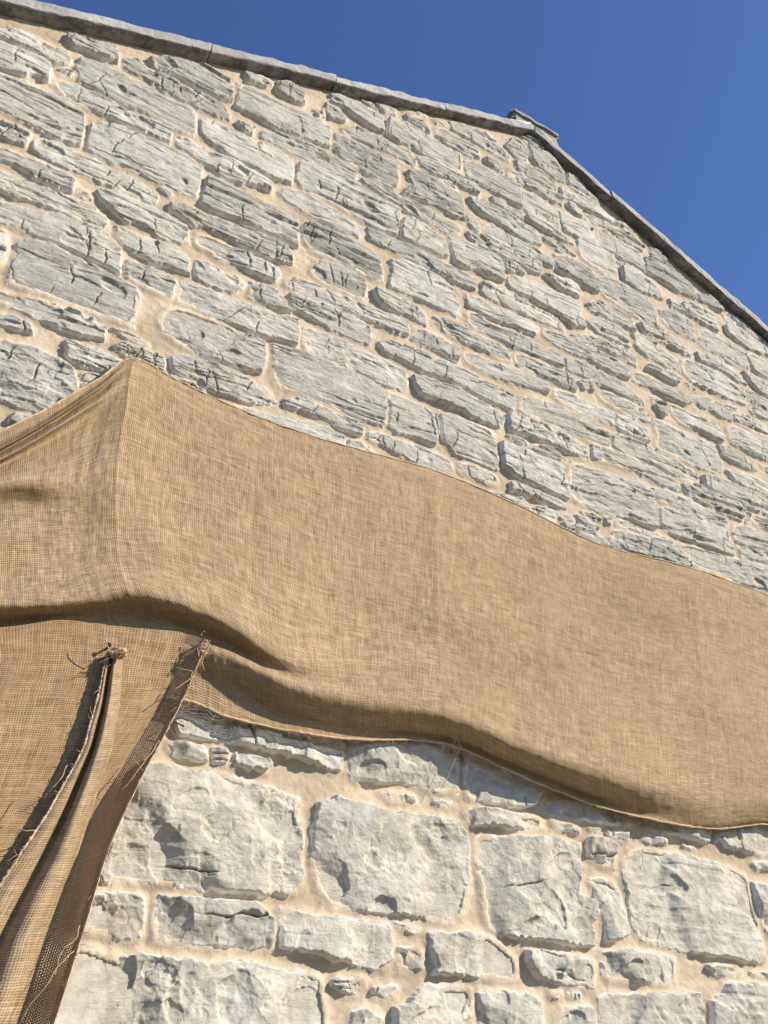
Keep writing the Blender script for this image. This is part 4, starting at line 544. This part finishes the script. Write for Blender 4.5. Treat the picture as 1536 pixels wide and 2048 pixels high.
# the long upper sheet
def wr_up(U, V):
    return 1.5*fbm(U*5, V*5, 31, 4)+.8*fbm(U*22, V*9, 32, 3)+.5*fbm(U*4, V*34, 36, 3)+.45*fbm(U*60, V*60, 33, 2)
up, SU, uu, vu = build_sheet('hessian_sheet', 'long upper sheet of tan hessian sagging across the whole wall from a pinned point', 'hessian sheet', UP, 620, 420, HESS, wr_up,
    lambda S, U, V: np.clip(fbm(U*2.5, V*5, 44, 3)*.9, 0, .5)+.15*np.clip((V-V.max()*.86)/(V.max()*.1), 0, 1), wamp=.0026, creases=[(10/15, .006, .005), (5/15, .006, .006), (13/15, .005, .006), (7.6/15, -.003, .008), (11.6/15, -.003, .01)])
L0 = np.array(up.location)
nrm = np.array([0, -1., 0])
edge_roll(SU[:, 0], .0030, 3, FRAY, up); edge_roll(SU[:, -1], .0030, 4, FIBRE, up)
Pt = SU[::3, 0]-L0; hem_threads(Pt, np.tile([0, -.3, .8], (len(Pt), 1)), 80, .006, 5, FRAY, 'loose_fibres', up)
Pb = SU[::3, -1]-L0; hem_threads(Pb, np.tile([0, -.2, -.8], (len(Pb), 1)), 150, .009, 6, FRAY, 'loose_fibres', up)

# lower left sheet
def wr_lo(U, V): return 1.0*fbm(U*6, V*6, 51, 4)+.5*fbm(U*30, V*12, 52, 3)
def loose_lo(S, U, V):
    n = U.shape[0]; t = np.linspace(0, 1, n)[:, None]
    k = np.clip((t-.76)/.05, 0, 1)*np.clip((.985-t)/.02, 0, 1)
    return .75*k*np.clip(.25+1.9*fbm(U*7, V*7, 61, 3), 0, 1)+.12*k
lo, SL, ul, vl = build_sheet('hessian_sheet', 'lower left hessian sheet with frayed right hem, hanging beside the biggest bare stones', 'hessian sheet', LO, 420, 420, HESS2, wr_lo, loose_lo)
L1 = np.array(lo.location)
edge_roll(SL[-1], .0022, 13, FRAY, lo)
Pt = SL[-1, ::2]-L1; hem_threads(Pt, np.tile([.8, -.2, 0], (len(Pt), 1)), 160, .006, 15, FRAY, 'loose_fibres', lo)
Pq = SL[-6, ::2]-L1; hem_threads(Pq, np.tile([.3, -.8, -.2], (len(Pq), 1)), 40, .02, 16, FIBRE, 'loose_fibres', lo, rad=.0006, curl=.7)
# woven selvage band lying along the hem
band = SL[-16:, :].copy(); band[..., 1] -= .0025+.002*np.linspace(0, 1, 16)[:, None]
bu, bv_ = np.meshgrid(np.linspace(0, .03, 16), vl, indexing='ij')
mesh('selvage', band.reshape(-1, 3)-L1, gridfaces(16, len(vl))[:, ::-1], mat_hessian('hessian_selvage', .0036, (1.05, .92, .82)), lo, uv=np.stack([bu, bv_], -1).reshape(-1, 2), attrs={'loose': np.zeros(16*len(vl))})
Pt = SL[60:-4:3, 0]-L1

# gathered strip hanging from the nail
def wr_ro(U, V): return .8*fbm(U*40, V*5, 71, 3)+.5*fbm(U*80, V*30, 72, 2)
ro, SR, ur, vr = build_sheet('gathered_hessian', 'bunched hessian strip twisted round a nail, hanging in two thick folds', 'hessian strip', RO, 110, 520, HESS, wr_ro, wamp=.0016)
L2 = np.array(ro.location)
edge_roll(SR[0], .0028, 23, FRAY, ro)
P = SR[0, 12:330:2]-L2; hem_threads(P, np.tile([-.5, -.7, -.45], (len(P), 1)), 45, .010, 25, FIBRE, 'loose_fibres', ro, rad=.0009, drop=(0, 0, -.6), curl=.8)
P = SR[0, 200:460:2]-L2; hem_threads(P, np.tile([-.3, -.3, -.9], (len(P), 1)), 10, .05, 26, FIBRE, 'loose_fibres', ro, rad=.0007)
# twisted knot round the nail
K = np.array([431,-100,2479])/1000.
t = np.linspace(0, 2.6*2*np.pi, 90); kr = .0105
kp = np.stack([K[0]+kr*np.cos(t)*(1-.02*t)+.0012*t, K[1]+.0075-.0016*t+.003*np.sin(3*t), K[2]+kr*.8*np.sin(t)*(1-.02*t)-.0006*t], -1)
V, F = tube(kp-L2, .0052*(1+.35*np.sin(np.linspace(0, 31, 90))), 9)
V = V+.0012*np.stack([fbm(V[:, 0]*300, V[:, 2]*300, 5, 2), fbm(V[:, 2]*300, V[:, 1]*300, 6, 2), fbm(V[:, 1]*300, V[:, 0]*300, 8, 2)], -1)
knot = mesh('knot', V, F, FIBRE, ro)
hem_threads(kp[::4]-L2, np.tile([-.3, -.6, .5], (len(kp[::4]), 1)), 30, .02, 27, FIBRE, 'loose_fibres', ro, rad=.0008)
# long stray thread to the left of the knot
q = K+np.array([[-.012, -.01, -.008], [-.022, -.018, .004], [-.033, -.026, .022], [-.036, -.028, .034]]); q = crm(q, 14, 0)
mesh('loose_thread', *tube(q-L2, .0012, 5), FIBRE, ro)

# nails
def nail(pos, label, ln=.05, rad=.003):
    t = empty('nail', tuple(pos)); tag(t, label, 'nail')
    y = np.array([[0, .0, 0], [0, -ln, 0.004]]); V, F = tube(np.stack([np.linspace(0, 0, 6), np.linspace(.02, -ln, 6), np.linspace(0, .004, 6)], -1), rad, 8)
    mesh('shank', V, F, IRON, t)
    hp = np.array([[0, -ln+.001, .004], [0, -ln-.0005, .004], [0, -ln-.002, .004], [0, -ln-.003, .004]]); V, F = tube(hp, np.array([.001, rad*2.1, rad*2.1, .0008]), 10)
    mesh('head', V, F, IRON, t); return t
nail((K[0]-.012, -.048, K[2]+.012), 'rusty nail head showing at the twisted top of the gathered hessian strip', .045, .0026)
NP = np.array([597,-25,2360])/1000.
t = empty('wall_pin', tuple(NP)); tag(t, 'thin dark bent pin stuck in the stone just right of the frayed hem', 'pin')
q = crm(np.array([[0, .01, 0], [.002, -.014, .003], [.016, -.018, .002], [.032, -.017, -.002]]), 16, 0); mesh('shank', *tube(q, .0016, 6), IRON, t)
mesh('head', *tube(np.array([[.030, -.017, -.002], [.0325, -.0172, -.0022], [.0345, -.0172, -.0024]]), np.array([.0012, .0034, .0012]), 8), IRON, t)

# single long threads
def strand(name, pix, root, mat=FIBRE, rad=.0009):
    q = crm(np.array(pix)/1000., 40, 0); q = q+.0012*np.stack([fbm(np.arange(40)*.3, np.zeros(40), i+len(pix), 2) for i in range(3)], -1)
    mesh(name, *tube(q-np.array(root.location), rad, 5), mat, root)
for pts, which in [([[1398,-60,2437],[1404,-55,2423],[1384,-50,2379],[1365,-45,2337],[1352,-42,2316]],0),([[1379,-70,2428],[1375,-90,2442],[1395,-75,2429],[1415,-60,2423]],0),([[348,-60,3368],[342,-65,3396],[352,-70,3408],[368,-65,3410],[372,-60,3391]],0),([[368,-50,3390],[343,-55,3385],[320,-50,3382]],0),([[615,-110,2463],[607,-115,2440],[579,-110,2414],[564,-90,2402],[542,-75,2381]],1),([[557,-110,2290],[540,-115,2253],[522,-115,2223],[508,-110,2195],[496,-100,2175]],1),([[643,-110,2553],[647,-115,2532],[636,-110,2499],[646,-100,2479]],1),([[446,-120,1864],[421,-130,1837],[401,-130,1799],[383,-120,1772],[377,-110,1749]],1),([[448,-120,1907],[442,-125,1880],[422,-125,1862],[417,-120,1821]],1),([[367,-140,2197],[356,-150,2162],[343,-140,2143],[336,-120,2129]],2)]:
    strand('loose_thread', pts, (up, lo, ro)[which])
# pinned tuft on the corner of the lower sheet
TC = np.array([638,-105,2543])/1000.
parts = []; r = np.random.RandomState(5)
for i in range(20):
    a = r.uniform(0, 6.28); c = TC+np.array([r.normal(0, .008), -r.uniform(0, .006), r.normal(-.004, .012)]); tt = np.linspace(0, r.uniform(2, 6), 14)
    rr = r.uniform(.003, .007); parts.append(tube(c[None]+np.stack([rr*np.cos(tt+a), -.003*np.sin(tt*1.7+a), rr*1.3*np.sin(tt+a)-.002*tt], -1)-L1, r.uniform(.0007, .0015), 4))
mesh('frayed_corner', *join(parts), FRAY, lo)
nail((TC[0]-.002, -.085, TC[2]+.006), 'small nail head pinning the frayed upper corner of the lower left sheet', .02, .0022)
